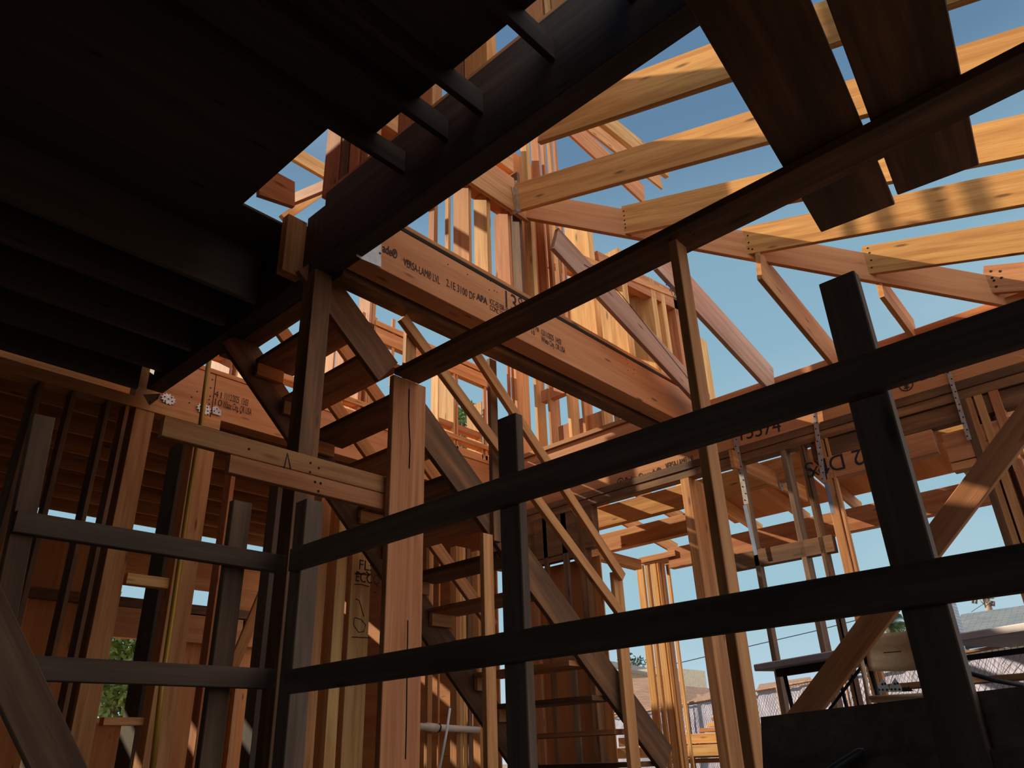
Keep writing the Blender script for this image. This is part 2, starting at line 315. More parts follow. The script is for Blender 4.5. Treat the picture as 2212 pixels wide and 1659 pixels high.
text('VERSA-LAM\u00ae LVL', 'y', 3.62, 872, 573, .07, b1, fit=(950, 608))
text('2.1E 3100 DF', 'y', 3.62, 964, 617, .07, b1, fit=(1026, 643))
text('APA', 'y', 3.62, 1030, 646, .06, b1, fit=(1053, 655), thick=.003)
text('ICC-ES ESR-1040\nCCMC 12472-R', 'y', 3.62, 1058, 655, .05, b1, fit=(1104, 676))
text('12/11/2025  14:03\nWhite City, OR USA', 'y', 3.62, 1169, 722, .058, b1, fit=(1220, 746))
text('13\u00b0', 'y', 3.62, 1086, 659, .17, b1, 'pen', wide=.8, name='pencil_number')
text('1178\n10', 'y', 3.62, 1146, 708, .045, b1, wide=.9)
nails(b1, 'y', 3.62, [(1053, 603), (1059, 607), (1072, 609), (1057, 626), (1068, 628), (1074, 631), (1353, 775), (1368, 781), (1356, 785), (1370, 798), (1368, 807), (1357, 800), (968, 571), (1010, 593)], .006)
box('subfloor_edge', 2.55, 6.5, 3.615, 3.62, 3.545, 3.57, 'dark', label='dark double seam line along the top of the lettered beam', cat='board')
box('sole_plate', 2.55, 7.3, 3.612, 3.78, 3.574, 3.612, 'fir', 'pale bottom plate of the upper wall lying on the lettered beam', 'plate')
hg = prism('connector_plate', 'y', 3.612, [(770, 520), (823.5, 520), (823.5, 577), (783, 560), (770, 553)], .004, 'steel', label='pale steel plate at the left end of the lettered beam', cat='connector')
nails(hg, 'y', 3.612, [(821, 547)], .009)
box('stair_header', 2.55, 7.28, 3.835, 3.985, 3.09, 3.54, 'weather', 'dark weather-stained beam close behind and below the lettered beam', 'beam')
tag(mesh('yellow_scribble', [at(*p, 'y', 3.83) for p in ((727, 608), (727, 592), (745, 598))], [(0, 1, 2)], M['dark'], None), 'small dark saw notch where the beams meet at the corner post', 'notch')
bpy.data.objects.remove(bpy.data.objects['yellow_scribble'])
# second storey studs on the lettered beam (double wall y 3.66 .. 3.99)
ups = [(925, 938, 946, 497, 'red'), (961, 969, 974, 470, 'gold'), (979, 1013, 1019, 480, 'fir'), (1023, 1052, 1060, 470, 'gold'), (1069, 1101, 1106, 560, 'red'), (1109, 1128, 1134, 600, 'weather')]
for i, (a, b, c, py, m) in enumerate(ups):
    stud(a, b, c, py, 'y', 3.64, 3.612, 5.0 if i != 4 else 4.47, m, 'upright stud on the lettered beam behind the roof boards, %s from the left' % ORD[i], 'upper studs on the lettered beam')
stud(1082, 1101, 1108, 440, 'y', 3.80, 3.612, 4.62, 'red', 'short notched stud just left of the steel hanger', 'upper studs on the lettered beam')
for i, (a, b, c, m) in enumerate([(1137, 1152, 1160, 'gold'), (1162, 1180, 1184, 'red'), (1185, 1192, 1198, 'fir'), (1200, 1208, 1213, 'fir'), (1214, 1220, 1224, 'red')]):
    stud(a, b, c, 580, 'y', 3.66, 3.612, 5.9, m, 'stud in the tight cluster right of the stained post, %s from the left' % ORD[i], 'clustered studs at the roof junction')
for i, (a, b, c, py, zt) in enumerate([(1236, 1289, 1300, 700, 5.15), (1301, 1356, 1368, 720, 5.0), (1372, 1424, 1434, 760, 4.9), (1436, 1448, 1456, 780, 4.9)]):
    stud(a, b, c, py, 'y', 3.67, 3.612, zt, 'gold', 'broad sunlit golden stud above the lettered beam, %s from the left' % ORD[i], 'sunlit golden studs over the beam')
stud(1456, 1478, 1490, 800, 'y', 3.67, 3.612, 4.98, 'red', 'red-brown end stud of the sunlit upper wall beside the thin post', 'sunlit golden studs over the beam')
box('top_plate', .9, 4.25, 3.66, 3.80, 4.99, 5.215, 'fir', 'double top plate of the upper wall above the dark beam, upper board', 'plate')
box('unseen_shade_panel', 1.78, 1.80, 2.0, 6.6, 3.61, 5.5, 'ply', 'added unseen plywood panel on the dark deck, shading the beam from the sun', 'panel')  # added out of view to block the sun above the overhead beam
box('wall_header', .9, 4.25, 3.66, 3.80, 4.50, 4.915, 'lvl', 'deep header of the upper wall above the dark beam, lower board', 'header')
box('wall_panel', 4.32, 4.78, 3.83, 3.85, 3.62, 5.5, 'ply', 'orange plywood strip behind the tight stud cluster at the roof junction', 'panel')
pb('top_plate', 'y', 3.655, (1230, 552), (1490, 655), (1233, 540), .3, 'fir', 'sloping top plate over the sunlit golden studs', 'plate')
pb('window_header', 'y', 3.67, (1290, 541), (1480, 640), (1292, 585), .09, 'red', 'orange sloping header board above the sunlit golden studs', 'header')
# upper roof boards against the sky (beyond the near rafters)
pb('roof_board', 'y', 4.6, (1215, 275), (1345, 395), (1245, 262), .04, 'red', 'orange sloping roof board against the sky, nearest of the group', 'rafter', 'sloping roof boards high in the centre', ext=(.8, .6))
pb('roof_board', 'y', 4.75, (1246, 262), (1390, 375), (1268, 252), .04, 'fir', 'brown sloping roof board against the sky, middle of the group', 'rafter', 'sloping roof boards high in the centre', ext=(.8, .6))
pb('roof_board', 'y', 4.9, (1282, 250), (1400, 345), (1310, 240), .09, 'gold', 'pale sunlit sloping roof board against the sky, farthest of the group', 'rafter', 'sloping roof boards high in the centre', ext=(.8, .7))
for i, (a, b, c, py, m) in enumerate([(1106, 1133, 1139, 350, 'gold'), (1142, 1144, 1174, 350, 'fir'), (1175, 1178, 1197, 350, 'red')]):
    stud(a, b, c, py, 'y', 5.0, 4.6, 7.0, m, 'tall upright of the triple post standing against the sky, %s from the left' % ORD[i], 'uprights of the triple post above the hanger')
for i, (a, b, c, py, m) in enumerate([(1333, 1341, 1352, 420, 'gold'), (1352, 1362, 1366, 420, 'red'), (1366, 1386, 1392, 420, 'gold'), (1398, 1424, 1430, 400, 'fir'), (1432, 1440, 1467, 390, 'gold')]):
    stud(a, b, c, py, 'y', 6.2, 5.0, 7.62, m, 'sunlit upright behind the second rafter, %s from the left' % ORD[i], 'sunlit uprights behind the rafters')
# triple boards standing on the edge beam, seen in the gap
for i, (a, b, c, m) in enumerate([(697, 728, 731, 'red'), (731, 747, 750, 'weather'), (750, 770, 773, 'red'), (776, 790, 794, 'fir')]):
    q = at(b, 400, 'x', 2.43); q0 = at(a, 400, 'x', 2.43)
    box('wall_stud', 2.43, 2.54, q.y, q0.y, 3.813, 5.2, m, 'brown stud on the dark beam seen through the deck gap, %s from the left' % ORD[i], 'stud', 'studs standing on the dark overhead beam')
for i, (a, b, m) in enumerate([(858, 893, 'red'), (906, 934, 'fir'), (966, 1000, 'weather'), (1003, 1052, 'rough'), (1128, 1172, 'red'), (1176, 1188, 'gold'), (1190, 1215, 'fir')]):
    py = (300, 195, 170, 130, 40, 20, 5)[i]
    q = at(b, py, 'x', 2.46); q0 = at(a, py, 'x', 2.46)
    box('wall_stud', 2.46, 2.55, q.y, q0.y, 3.813, 5.4, m, 'lit stud piece in the narrow deck gap above the beam, %s from lower left' % ORD[i], 'stud', 'studs in the narrow deck gap')
prism('rim_board', 'y', 4.2, [(560, 352), (637, 393), (637, 446), (560, 420)], .04, 'red', label='lit end of a brown board in the bright deck gap', cat='board')
box('rim_board', 2.24, 2.40, 4.12, 4.2, 3.13, 3.62, 'fir', label='orange-brown block beside the top of the tall square post', cat='block')
pb('brace_board', 'x', 2.9, (637, 415), (700, 388), (637, 437), .04, 'red', 'orange slanting board crossing the bright deck gap', 'board', ext=(.1, .2))
pb('roof_board', 'y', 6.0, (636, 345), (702, 383), (650, 322), .05, 'gold', 'golden board against the sky in the bright deck gap', 'board', ext=(.3, .3))
pb('roof_board', 'y', 5.4, (634, 445), (700, 400), (640, 463), .05, 'gold', 'sunlit pale board low in the bright deck gap', 'board', ext=(.2, .2))
# ceiling joists: bottoms at z 3.13, running along X into the edge beam
jy = [2.99, 2.58, 2.28, 1.73, 1.2, .7, .2]
for i, y in enumerate(jy):
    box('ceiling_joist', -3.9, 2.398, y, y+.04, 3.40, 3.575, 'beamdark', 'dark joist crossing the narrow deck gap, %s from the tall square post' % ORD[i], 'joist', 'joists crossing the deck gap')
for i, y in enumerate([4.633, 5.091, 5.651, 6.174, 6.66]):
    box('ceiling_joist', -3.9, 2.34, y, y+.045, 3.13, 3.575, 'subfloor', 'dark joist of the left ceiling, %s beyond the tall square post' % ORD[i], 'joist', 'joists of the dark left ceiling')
# ================================================================ HIP ROOF over the room ahead
lg = pb('roof_ledger', 'y', 3.57, (1015, 392), (1140, 468), (1070, 355), .04, 'fir', 'short ledger board with a steel hanger where the roof boards meet', 'ledger', snap='x', ext=(1.1, .02), w=.285)
RX = [3.34, 4.13, 4.92, 5.70, 6.46, 7.22]
slope = .292
def zhip(x): return 4.43+(4.27-x)*.33
tops = {0: ((1355, 161), (1534, 93.4), (1577, 168)), 1: ((1111.7, 397), (1619.6, 239), (1115, 455)), 2: ((1343, 445), (1690, 365), (1350, 505)), 3: ((1602, 491), (2212, 364), (1614, 549)), 4: ((1861.7, 532), (2212, 473.7), (1875, 592)), 5: ((2125, 574), (2205, 566), (2144, 633))}
RL = ['sunlit rough rafter nearest the dark overhead beam, with a big knot', 'sunlit rafter held by the steel hanger, banded with shadow', 'brown rafter nailed to the hip beside the first skewed plank', 'long sunlit rafter passing under the plank ends', 'sunlit rafter below it, at the right edge', 'short rafter end at the low corner of the roof']
for i, x in enumerate(RX):
    a, b, c = tops[i]
    pb('rafter', 'x', x, a, b, c, .045, 'rough' if i < 5 else 'red', RL[i], 'rafter', 'rafters sloping up to the right', ext=((.75, 4.0) if i == 0 else (0, 3.4)))
nails(bpy.data.objects['rafter.002'], 'x', RX[2], [(1347, 456), (1348, 466), (1349, 476), (1350, 484), (1351, 492)], .008)
nails(bpy.data.objects['rafter.003'], 'x', RX[3], [(1615, 509), (1617, 524), (1617, 537), (1625, 538)], .009)
nails(bpy.data.objects['rafter.004'], 'x', RX[4], [(1874, 536), (1878, 546), (1882, 562), (1883, 578)], .009)
nails(bpy.data.objects['rafter.005'], 'x', RX[5], [(2140, 586), (2143, 600), (2147, 606), (2152, 619), (2160, 586), (2163, 600)], .012)
A = Vector((4.27, 3.59, 4.43)); B = Vector((7.78, .08, 3.27)); ex = (B-A).normalized(); side = Vector((1, 1, 0)).normalized(); up = side.cross(ex); up = up if up.z > 0 else -up
hip = lumber('hip_rafter', A-ex*.02, ex, up, side, (B-A).length, .30, .045, M['lvl'])
tag(hip, 'long hip rafter running across the sky from the hanger to the right', 'rafter')
hg2 = thing('joist_hanger', at(1118, 430, 'y', 3.56), 'small galvanized hanger holding the shadow-banded rafter', 'hanger')
prism('flange', 'y', 3.563, [(1105, 403), (1112, 405), (1117, 451), (1112, 447)], .004, 'galv', hg2)
prism('side_strap', 'x', 4.123, [(1113, 404), (1118, 406), (1122, 452), (1116, 453)], .004, 'galv', hg2)
prism('seat', 'y', 3.50, [(1114, 451), (1127, 449), (1127, 455), (1118, 458)], .05, 'galv', hg2)
# jack rafters coming down to the far wall plate
jacks = [(3.40, (1175, 512), (1500, 862), (1236, 524), 'blue', 'pinkish grey jack rafter under the hip, left of the thin post'), (2.74, (1412, 571), (1645, 822), (1460, 560), 'blue', 'grey jack rafter with blue pen marks behind the thin post'), (2.05, (1639, 592), (1786, 769), (1682.8, 592), 'fir', 'middle jack rafter against the open blue sky'), (1.34, (1905, 632), (1962, 709), (1932.9, 633.5), 'fir', 'short jack rafter right of the tall black post')]
for i, (y, a, b, c, m, l) in enumerate(jacks):
    pb('jack_rafter', 'y', y, a, b, c, .045, m, l, 'rafter', 'jack rafters under the hip', ext=(-.14 if i == 0 else -.06, .3))
text('7ks', 'y', 2.74, 1436, 612, .1, bpy.data.objects['jack_rafter.001'], 'bluepen', tilt=-35, name='pen_mark')
stroke([(1262, 572), (1300, 592), (1345, 640), (1385, 690), (1420, 735), (1490, 822)], 'y', 3.40, bpy.data.objects['jack_rafter'], .004, 'dark', 'crack')
# ================================================================ FAR WALL of the room (plane x = 7.3)
wl = thing('header_beam', (7.3, 3.6, 2.88), 'long laminated header with round tree logo, behind the upper black rail', 'beam')
wb = box('beam_body', 7.30, 7.44, -.4, 6.95, 2.885, 3.24, 'lvl', parent=wl)
def logo(px, py, h):
    o = tube('tree_logo', [at(px, py, 'x', 7.298)+Vector((0, math.cos(a)*h, math.sin(a)*h)) for a in [k*math.pi/10 for k in range(21)]], h*.09, 'ink', wb, 5)
    c = at(px, py, 'x', 7.295); vs = []; fs = []
    for k, (z, w) in enumerate(((.62, .25), (.25, .42), (-.15, .55))):
        n = len(vs); vs += [c+Vector((0, 0, h*z)), c+Vector((0, h*w, h*(z-.45))), c+Vector((0, -h*w, h*(z-.45)))]; fs.append((n, n+1, n+2))
    n = len(vs); vs += [c+Vector((0, h*.08, -h*.5)), c+Vector((0, -h*.08, -h*.5)), c+Vector((0, -h*.08, -h*.85)), c+Vector((0, h*.08, -h*.85))]; fs.append((n, n+1, n+2, n+3))
    mesh('tree_emblem', vs, fs, M['ink'], Matrix.Identity(4), wb)
logo(1340.5, 1041, .047)
text('Boise Cascade\u00ae', 'x', 7.30, 1351, 1045, .075, wb, fit=(1428, 1018), thick=.003)
text('VERSA-LAM\u00ae LVL', 'x', 7.30, 1438, 1014, .075, wb, fit=(1500, 996))
text('X\n2', 'x', 7.30, 1508, 968, .05, wb)
logo(1957, 831, .06); text('VERSA-', 'x', 7.30, 1972, 828, .07, wb)
text('15574', 'x', 7.30, 1593, 953, .15, wb, 'pen', tilt=-4, wide=.95, name='pencil_number')
text('6', 'x', 7.30, 1274, 1081, .06, wb, 'pen', name='pencil_number')
box('wall_plate', 7.29, 7.44, -.4, 6.95, 2.80, 2.883, 'weather', 'weather-stained double plate under the logo header, upper board', 'plate')
box('wall_plate', 7.30, 7.44, -.4, 6.95, 2.71, 2.798, 'weather', 'weather-stained double plate under the logo header, lower board', 'plate')
box('rim_board', 7.31, 7.45, 3.62, 6.95, 3.245, 3.60, 'lvl', 'orange rim board under the slatted upper wall', 'board')
box('sole_plate', 7.28, 7.42, 3.62, 6.95, 3.602, 3.66, 'fir', 'bottom plate of the upper wall with sky between its studs', 'plate')
box('top_plate', 7.29, 7.43, -.4, 3.6, 3.40, 3.515, 'red', 'red-brown top plate where the jack rafters land', 'plate')
for i, y in enumerate((.35, 1.0, 1.62, 2.3, 2.95)):
    box('blocking', 7.33, 7.40, y, y+.1, 3.245, 3.398, 'red', 'small block under the top plate, %s from the right' % ORD[i], 'block', 'blocks under the roof plate')
# upper far wall studs with sky gaps (x = 7.3)
for i, (a, b, c, py, m) in enumerate([(1097, 1100, 1105, 880, 'red'), (1106, 1108, 1114, 880, 'red'), (1112, 1118, 1145, 870, 'fir'), (1154, 1160, 1178, 860, 'gold'), (1183, 1188, 1209, 870, 'fir'), (1226, 1233, 1252, 890, 'gold'), (1256, 1262, 1280, 880, 'fir'), (1300, 1306, 1325, 905, 'gold'), (1342, 1346, 1362, 895, 'fir')]):
    stud(a, b, c, py, 'x', 7.30, 3.66, 6.0, m, 'upper stud with sky beside it under the lettered beam, %s from the left' % ORD[i], 'sky-backed studs seen below the lettered beam')
for i, (a, b, zt) in enumerate([(1205, 1228, 915), (1250, 1257, 905), (1268, 1300, 890), (1325, 1335, 890)]):
    p0, p1 = at(a, zt, 'x', 7.35), at(b, zt, 'x', 7.35)
    box('blocking', 7.35, 7.39, p1.y, p0.y, 3.66, 3.90, 'red', 'dark low block between the sky-backed studs, %s from the left' % ORD[i], 'block', 'low blocks between the upper studs')
box('window_header', 7.32, 7.42, 5.55, 6.0, 4.33, 4.5, 'red', 'short orange header between the sky-backed studs', 'header')
# upper wall along y = 6.95, sunlit studs with windows
for i, (a, b, c, py, m, z0, z1) in enumerate([(776, 800, 804, 650, 'red', 3.66, 6.3), (804, 806, 813, 650, 'fir', 3.66, 6.3), (947, 980, 984, 900, 'gold', 3.66, 4.92), (930, 946, 948, 900, 'gold', 3.66, 4.92), (984, 986, 990, 900, 'red', 3.66, 5.2), (1008, 1040, 1042, 900, 'gold', 3.66, 4.60), (1043, 1047, 1052, 900, 'red', 3.66, 5.2), (1052, 1056, 1062, 900, 'fir', 3.66, 5.2), (868, 878, 884, 800, 'red', 4.4, 5.1), (843, 846, 852, 760, 'fir', 4.3, 5.3)]):
    stud(a, b, c, py, 'y', 6.95, z0, z1, m, 'stud of the sunlit upper window wall behind the stairs, %s from the left' % ORD[(0, 1, 5, 4, 6, 7, 8, 9, 3, 2)[i]], 'studs of the upper window wall')
pb('top_plate', 'y', 6.93, (812, 690), (1062, 790), (813, 702), .14, 'fir', 'top plate of the upper window wall behind the handrail', 'plate', snap='x')
pb('window_header', 'y', 6.94, (812, 705), (1062, 800), (815, 735), .09, 'fir', 'orange header above the upper window openings', 'header', snap='x')
pb('sole_plate', 'y', 6.93, (985, 938), (1066, 988), (985, 948), .14, 'fir', 'sole plate under the sunlit window studs', 'plate', snap='x', ext=(3.9, 0))
pb('rim_board', 'y', 6.95, (985, 962), (1064, 1010), (985, 1040), .09, 'lvl', 'orange rim board below the sunlit window studs', 'board', snap='x', w=.42, ext=(2.0, .3))
pb('window_sill', 'y', 6.98, (945, 900), (1042, 940), (945, 913), .1, 'red', 'brown cross piece in the sunlit window, under the foliage', 'sill', snap='x').name = 'cross_block'
tube('mason_line', [at(825, 732, 'y', 7.0), at(870, 750, 'y', 7.0), at(1045, 822, 'y', 7.0)], .008, 'yellow', label='bright yellow line strung across the upper windows', cat='string')
# ================================================================ LOWER FAR WALL studs (x = 7.3)
low = [(1478, 1497, 1530, 1100, 'fir', 'stained double stud left of the thin post, under the logo header'),
       (1529, 1533, 1540, 1100, 'fir', 'narrow stud edge just left of the thin post'),
       (1562, 1566, 1572, 1150, 'red', 'orange stud edge right of the thin post'),
       (1610, 1620, 1628, 1100, 'grey', 'stud beside the first hanging metal strap'),
       (1700.6, 1711.4, 1723, 1053, 'grey', 'grey-edged stud between two metal straps'),
       (1743, 1754, 1758, 1053, 'weather', 'dark stud left of the bark-edged stud'),
       (1756, 1760, 1769, 1080, 'weather', 'bark-edged weathered stud left of the second strap'),
       (1782, 1801, 1814, 1053, 'fir', 'orange stud right of the second strap'),
       (1816, 1822, 1826, 1100, 'fir', 'pale stud edge beside the orange one'),
       (2086, 2100, 2117, 866, 'fir', 'orange stud top right beyond the third strap'),
       (2113, 2130, 2150, 1000, 'weather', 'weather-streaked stud right of the long brace'),
       (2150, 2170, 2186, 1000, 'fir', 'orange stud right of the streaked one'),
       (2186, 2210, 2240, 1000, 'red', 'red-brown stud cut by the right picture edge')]
for a, b, c, py, m, l in low:
    stud(a, b, c, py, 'x', 7.30, -.23, 2.71, m, l, 'studs of the far wall under the logo header')
box('window_header', 7.30, 7.43, 1.45, 2.5, 2.30, 2.52, 'red', 'header board with upside-down handwriting, right of the second strap', 'header')
wh = bpy.data.objects['window_header.003'] if 'window_header.003' in bpy.data.objects else bpy.data.objects['window_header']
text('2 DRS', 'x', 7.30, 1862, 968, .16, wh, 'pen', flip=True, name='marker_writing'); text('4x', 'x', 7.30, 1790, 1000, .15, wh, 'pen', flip=True, name='marker_writing')
box('window_header', 7.32, 7.43, .2, 2.55, 2.53, 2.70, 'weather', 'dark stained header tight below the double plate', 'header')
box('window_header', 7.31, 7.43, .62, 1.38, 2.18, 2.45, 'red', 'brown header right of the tall black post', 'header')
box('cripple_plate', 7.31, 7.43, .62, 1.38, 2.10, 2.17, 'fir', 'orange trimmer board under the brown header at right', 'plate')
for i, (x0, y0, x1, y1, l) in enumerate([(1585, 930, 1612, 1090, 'left'), (1760, 895, 1779, 1043, 'middle'), (2048, 800, 2094, 951, 'right')]):
    st = pb('metal_strap', 'x', 7.27, (x0-5, y0), (x1-5, y1), (x0+5, y0), .004, 'strap', 'perforated steel strap hanging on the far wall, %s of three' % ('leftmost' if i == 0 else 'middle one' if i == 1 else 'rightmost'), 'strap', 'steel straps on the far wall', ext=(.1, 0))
    nails(st, 'x', 7.268, [(x0+(x1-x0)*t+(2 if k % 2 else -2), y0+(y1-y0)*t) for k, t in enumerate([j/11+.03 for j in range(11)])], .007)
pb('pipe_sleeve', 'x', 7.26, (1605, 1092), (1629, 1200), (1613, 1092), .004, 'wrap', 'blue-grey membrane strip below the left strap', 'membrane')
pb('pipe_sleeve', 'x', 7.26, (1782, 1046), (1796, 1110), (1790, 1046), .004, 'wrap', 'blue-grey membrane strip below the middle strap', 'membrane')
pb('sill_plate', 'x', 7.30, (1575, 1200), (1770, 1145), (1575, 1215), .09, 'weather', 'dark thick rail between far wall studs, above the lower sky', 'rail', snap='y', w=.16, ext=(.15, .1))
pb('diagonal_brace', 'x', 3.9, (2230, 835), (1700, 1540), (2230, 920), .038, 'red', 'long brown brace slanting up to the right edge', 'brace', ext=(.2, .5), w=.115)
for i, (px, py) in enumerate([(1330, 1072), (1344, 1065)]): pass
# shear wall part, y 4.9 .. 6.4
box('wall_panel', 7.44, 7.46, 5.33, 6.6, -.23, 2.12, 'ply', 'orange plywood wall panel behind the stair treads', 'panel')
for i, (a, b, c, m) in enumerate([(1152, 1162, 1167, 'red'), (1180, 1189, 1193, 'weather'), (1222, 1234, 1238, 'grey'), (1258, 1272, 1286, 'weather')]):
    stud(a, b, c, 1300, 'x', 7.30, -.23, 2.71, m, 'stud in front of the plywood panel behind the stairs, %s from the left' % ORD[i], 'studs before the plywood panel')
box('fire_block', 7.31, 7.40, 5.45, 6.3, 2.13, 2.2, 'weather', 'dark horizontal block over the plywood panel', 'block')
box('door_header', 7.30, 7.43, 5.3, 6.95, 2.2, 2.71, 'weather', 'stained header board left of the handrail, over the plywood panel', 'header')
# ================================================================ STAIR
YS = 4.05
def stringer(a, b, c, y, name='stair_stringer', **k): return pb(name, 'y', y, a, b, c, .045, **k)
stringer((722, 690), (818, 822), (735, 602), YS-.01, ext=(.42, 0), mat='weather', label='upper broad stair stringer, ending in a clean cut beside the wide post', cat='stringer', group='side boards of the stair', w=.275)
stringer((860, 885), (1360, 1569), (920, 866), YS-.01, mat='weather', label='long broad stair stringer descending from the wide post to the lower right', cat='stringer', group='side boards of the stair', ext=(.05, .6), w=.275)
stringer((480, 740), (1000, 1500), (560, 725), 5.22, mat='weather', label='far stair stringer, dark, seen under the treads', cat='stringer', group='side boards of the stair', ext=(.0, 2.0), w=.275)
for k in range(-3, 10):
    x = 5.161-.275*k; z = .683+.257*k
    box('stair_tread', x, x+.355, YS+.045, 5.20, z-.04, z, 'weather' if k % 2 else 'red', 'dark open stair tread, %s from the bottom' % ORD[k+3], 'tread', 'open treads of the stair', long='y')
    box('tread_cleat', x+.01, x+.25, 5.165, 5.205, z-.15, z-.041, 'fir', 'short nailed cleat on the far stringer under the %s tread' % ORD[k+3], 'cleat', 'cleats under the treads')
pb('handrail', 'y', 5.3, (736, 758), (930, 1030), (762, 752), .045, 'fir', 'far upper handrail glimpsed between the treads', 'handrail', 'far handrails behind the treads', ext=(1.2, .6), w=.13)
pb('handrail', 'y', 5.3, (722, 890), (938, 1191), (745, 885), .045, 'fir', 'far lower handrail glimpsed between the treads', 'handrail', 'far handrails behind the treads', ext=(1.0, 1.0), w=.13)
for i, (a, b, c, m) in enumerate([(640, 668, 672, 'red'), (690, 712, 716, 'fir'), (717, 735, 740, 'red'), (740, 772, 779, 'red'), (790, 800, 806, 'fir')]):
    stud(a, b, c, 880, 'y', 6.95, 3.66, 5.2, m, 'stud glimpsed between the upper stair treads, %s from the left' % ORD[i], 'studs glimpsed between the treads')
box('landing_board', 2.56, 2.72, 4.12, 5.6, 3.13, 3.2, 'weather', 'dark board at the head of the stair behind the tall square post', 'board')
# handrails and their little posts (y = 3.93)
pb('handrail', 'y', 3.90, (866, 690), (1338, 1328), (883, 683), .045, 'fir', 'thin lower handrail of the stair, starting at a sawn corner', 'handrail', 'slanting handrails of the stair', ext=(0, .15), w=.092)
pb('handrail', 'y', 3.88, (1040, 790), (1345, 1254), (1058, 790), .045, 'fir', 'thin upper handrail of the stair, ending at a sawn corner', 'handrail', 'slanting handrails of the stair', ext=(1.0, 0), w=.092)
for a, b, c, py, z0, z1, m, l in [(870, 878, 900, 740, 2.35, 3.0, 'fir', 'short handrail post beneath the sawn corner, above the flat plank'),
                              (1036, 1045, 1066, 1200, -.2, 1.52, 'fir', 'double newel post of the stair, left of the central black post'),
                              (1322, 1331, 1350, 1300, -.2, 1.45, 'fir', 'newel post of the stair at the lower end of the handrail'),
                              (1058, 1066, 1082, 1100, 1.5, 3.1, 'weather', 'bark-edged hanging post behind the central black post')]:
    stud(a, b, c, py, 'y', 3.95 if py != 1100 else 4.0, z0, z1, m, l, 'posts of the stair handrail', 'newel_post', 'post')
# stair-side boards stacked horizontally at left
ba = pb('stacked_board', 'y', 3.04, (357, 897), (834, 1038), (355, 935), .038, 'fir', 'upper of two long pale boards meeting the wide post from the left', 'board', 'pale boards beside the wide post', snap='x', w=.092)
stroke([(614, 1011), (621, 979), (628, 1013)], 'y', 3.04, ba, .0028, 'bluepen', label='blue pencil arrowhead')
bb = pb('stacked_board', 'y', 3.04, (499, 981), (832, 1073), (496, 1016.6), .038, 'red', 'lower of two long pale boards meeting the wide post from the left', 'board', 'pale boards beside the wide post', snap='x', w=.085)
nails(ba, 'y', 3.04, [(671, 1000), (689, 1011), (670, 1020), (538, 970)], .006); nails(bb, 'y', 3.04, [(681, 1041), (693, 1044), (688, 1061)], .007)
# ================================================================ LEFT PART: header with date print and wall along y = 6.75
wc = thing('header_beam', (2.3, 6.75, 3.09), 'orange header with date lettering framed by the dark triangle at left', 'beam')
wcb = box('beam_body', 2.36, 7.25, 6.75, 6.9, 3.09, 3.56, 'lvl', parent=wc)
text('11/12/2025  13:03\nWhite City, OR USA', 'y', 6.75, 483, 861, .075, wcb, fit=(545, 878)); text('41\n10', 'y', 6.75, 462, 856, .07, wcb)
stroke([(468, 803), (463, 845), (458, 880), (453, 905)], 'y', 6.75, wcb, .004, 'dark', 'joint_line')
nails(wcb, 'y', 6.75, [(459, 820), (455, 838), (454, 856), (452, 863), (452, 873), (409, 870), (426, 846), (414, 858), (520, 892), (513, 889), (528, 828)], .008)
box('sole_plate', 2.36, 7.2, 6.74, 6.9, 3.562, 3.61, 'fir', 'plate on top of the date-printed header', 'plate')
for i, (a, b, c, m) in enumerate([(455, 497, 502, 'red'), (502, 512, 516, 'gold'), (516, 530, 536, 'gold')]):
    stud(a, b, c, 790, 'y', 6.8, 3.61, 4.6, m, 'lit stud above the date-printed header, %s from the left' % ORD[i], 'studs above the date-printed header')
box('wall_plate', -3.9, 3.2, 6.74, 6.9, 2.98, 3.09, 'fir', 'plate under the date-printed header running left', 'plate')
def star(px, py, name_label, y=6.735):
    vs = []
    pts = []
    for k in range(24):
        rr = 1.0 if k % 2 else .72; a = k*math.pi/12
        pts.append((px+17*rr*math.cos(a), py+13*rr*math.sin(a)+4*math.cos(a)))
    o = prism('nail_plate', 'y', y, pts, .004, 'galv', label=name_label, cat='connector', group='jagged nail plates on the header')
    nails(o, 'y', y, [(px-8, py-5), (px, py), (px+8, py+5), (px+7, py-3), (px-7, py+4)], .008)
star(364, 862, 'jagged white nail plate at the left end of the header'); star(441, 883, 'jagged white nail plate behind the yellow rod')
cp = prism('connector_plate', 'y', 6.735, [(459, 880), (468, 877), (478, 887), (477, 898), (459, 893)], .004, 'steel', label='house-shaped steel plate on the header beside the yellow rod', cat='connector'); nails(cp, 'y', 6.735, [(469, 883), (463, 888), (473, 891)], .007)
bk = prism('steel_bracket', 'x', 2.39, [(309, 852), (346, 850), (340, 862), (322, 875)], .006, 'steel', label='grey steel bracket under the left end of the dark beam', cat='bracket'); nails(bk, 'x', 2.39, [(339, 860), (324, 868)], .01)
tube('threaded_rod', [at(452, 775, 'y', 6.0), at(434, 915, 'y', 6.0), at(411, 1060, 'y', 6.0), at(372, 1330, 'y', 6.0), at(350, 1480, 'y', 6.0), at(325, 1700, 'y', 6.0)], .022, 'rod', label='thin yellow hanging rod before the left studs', cat='rod')
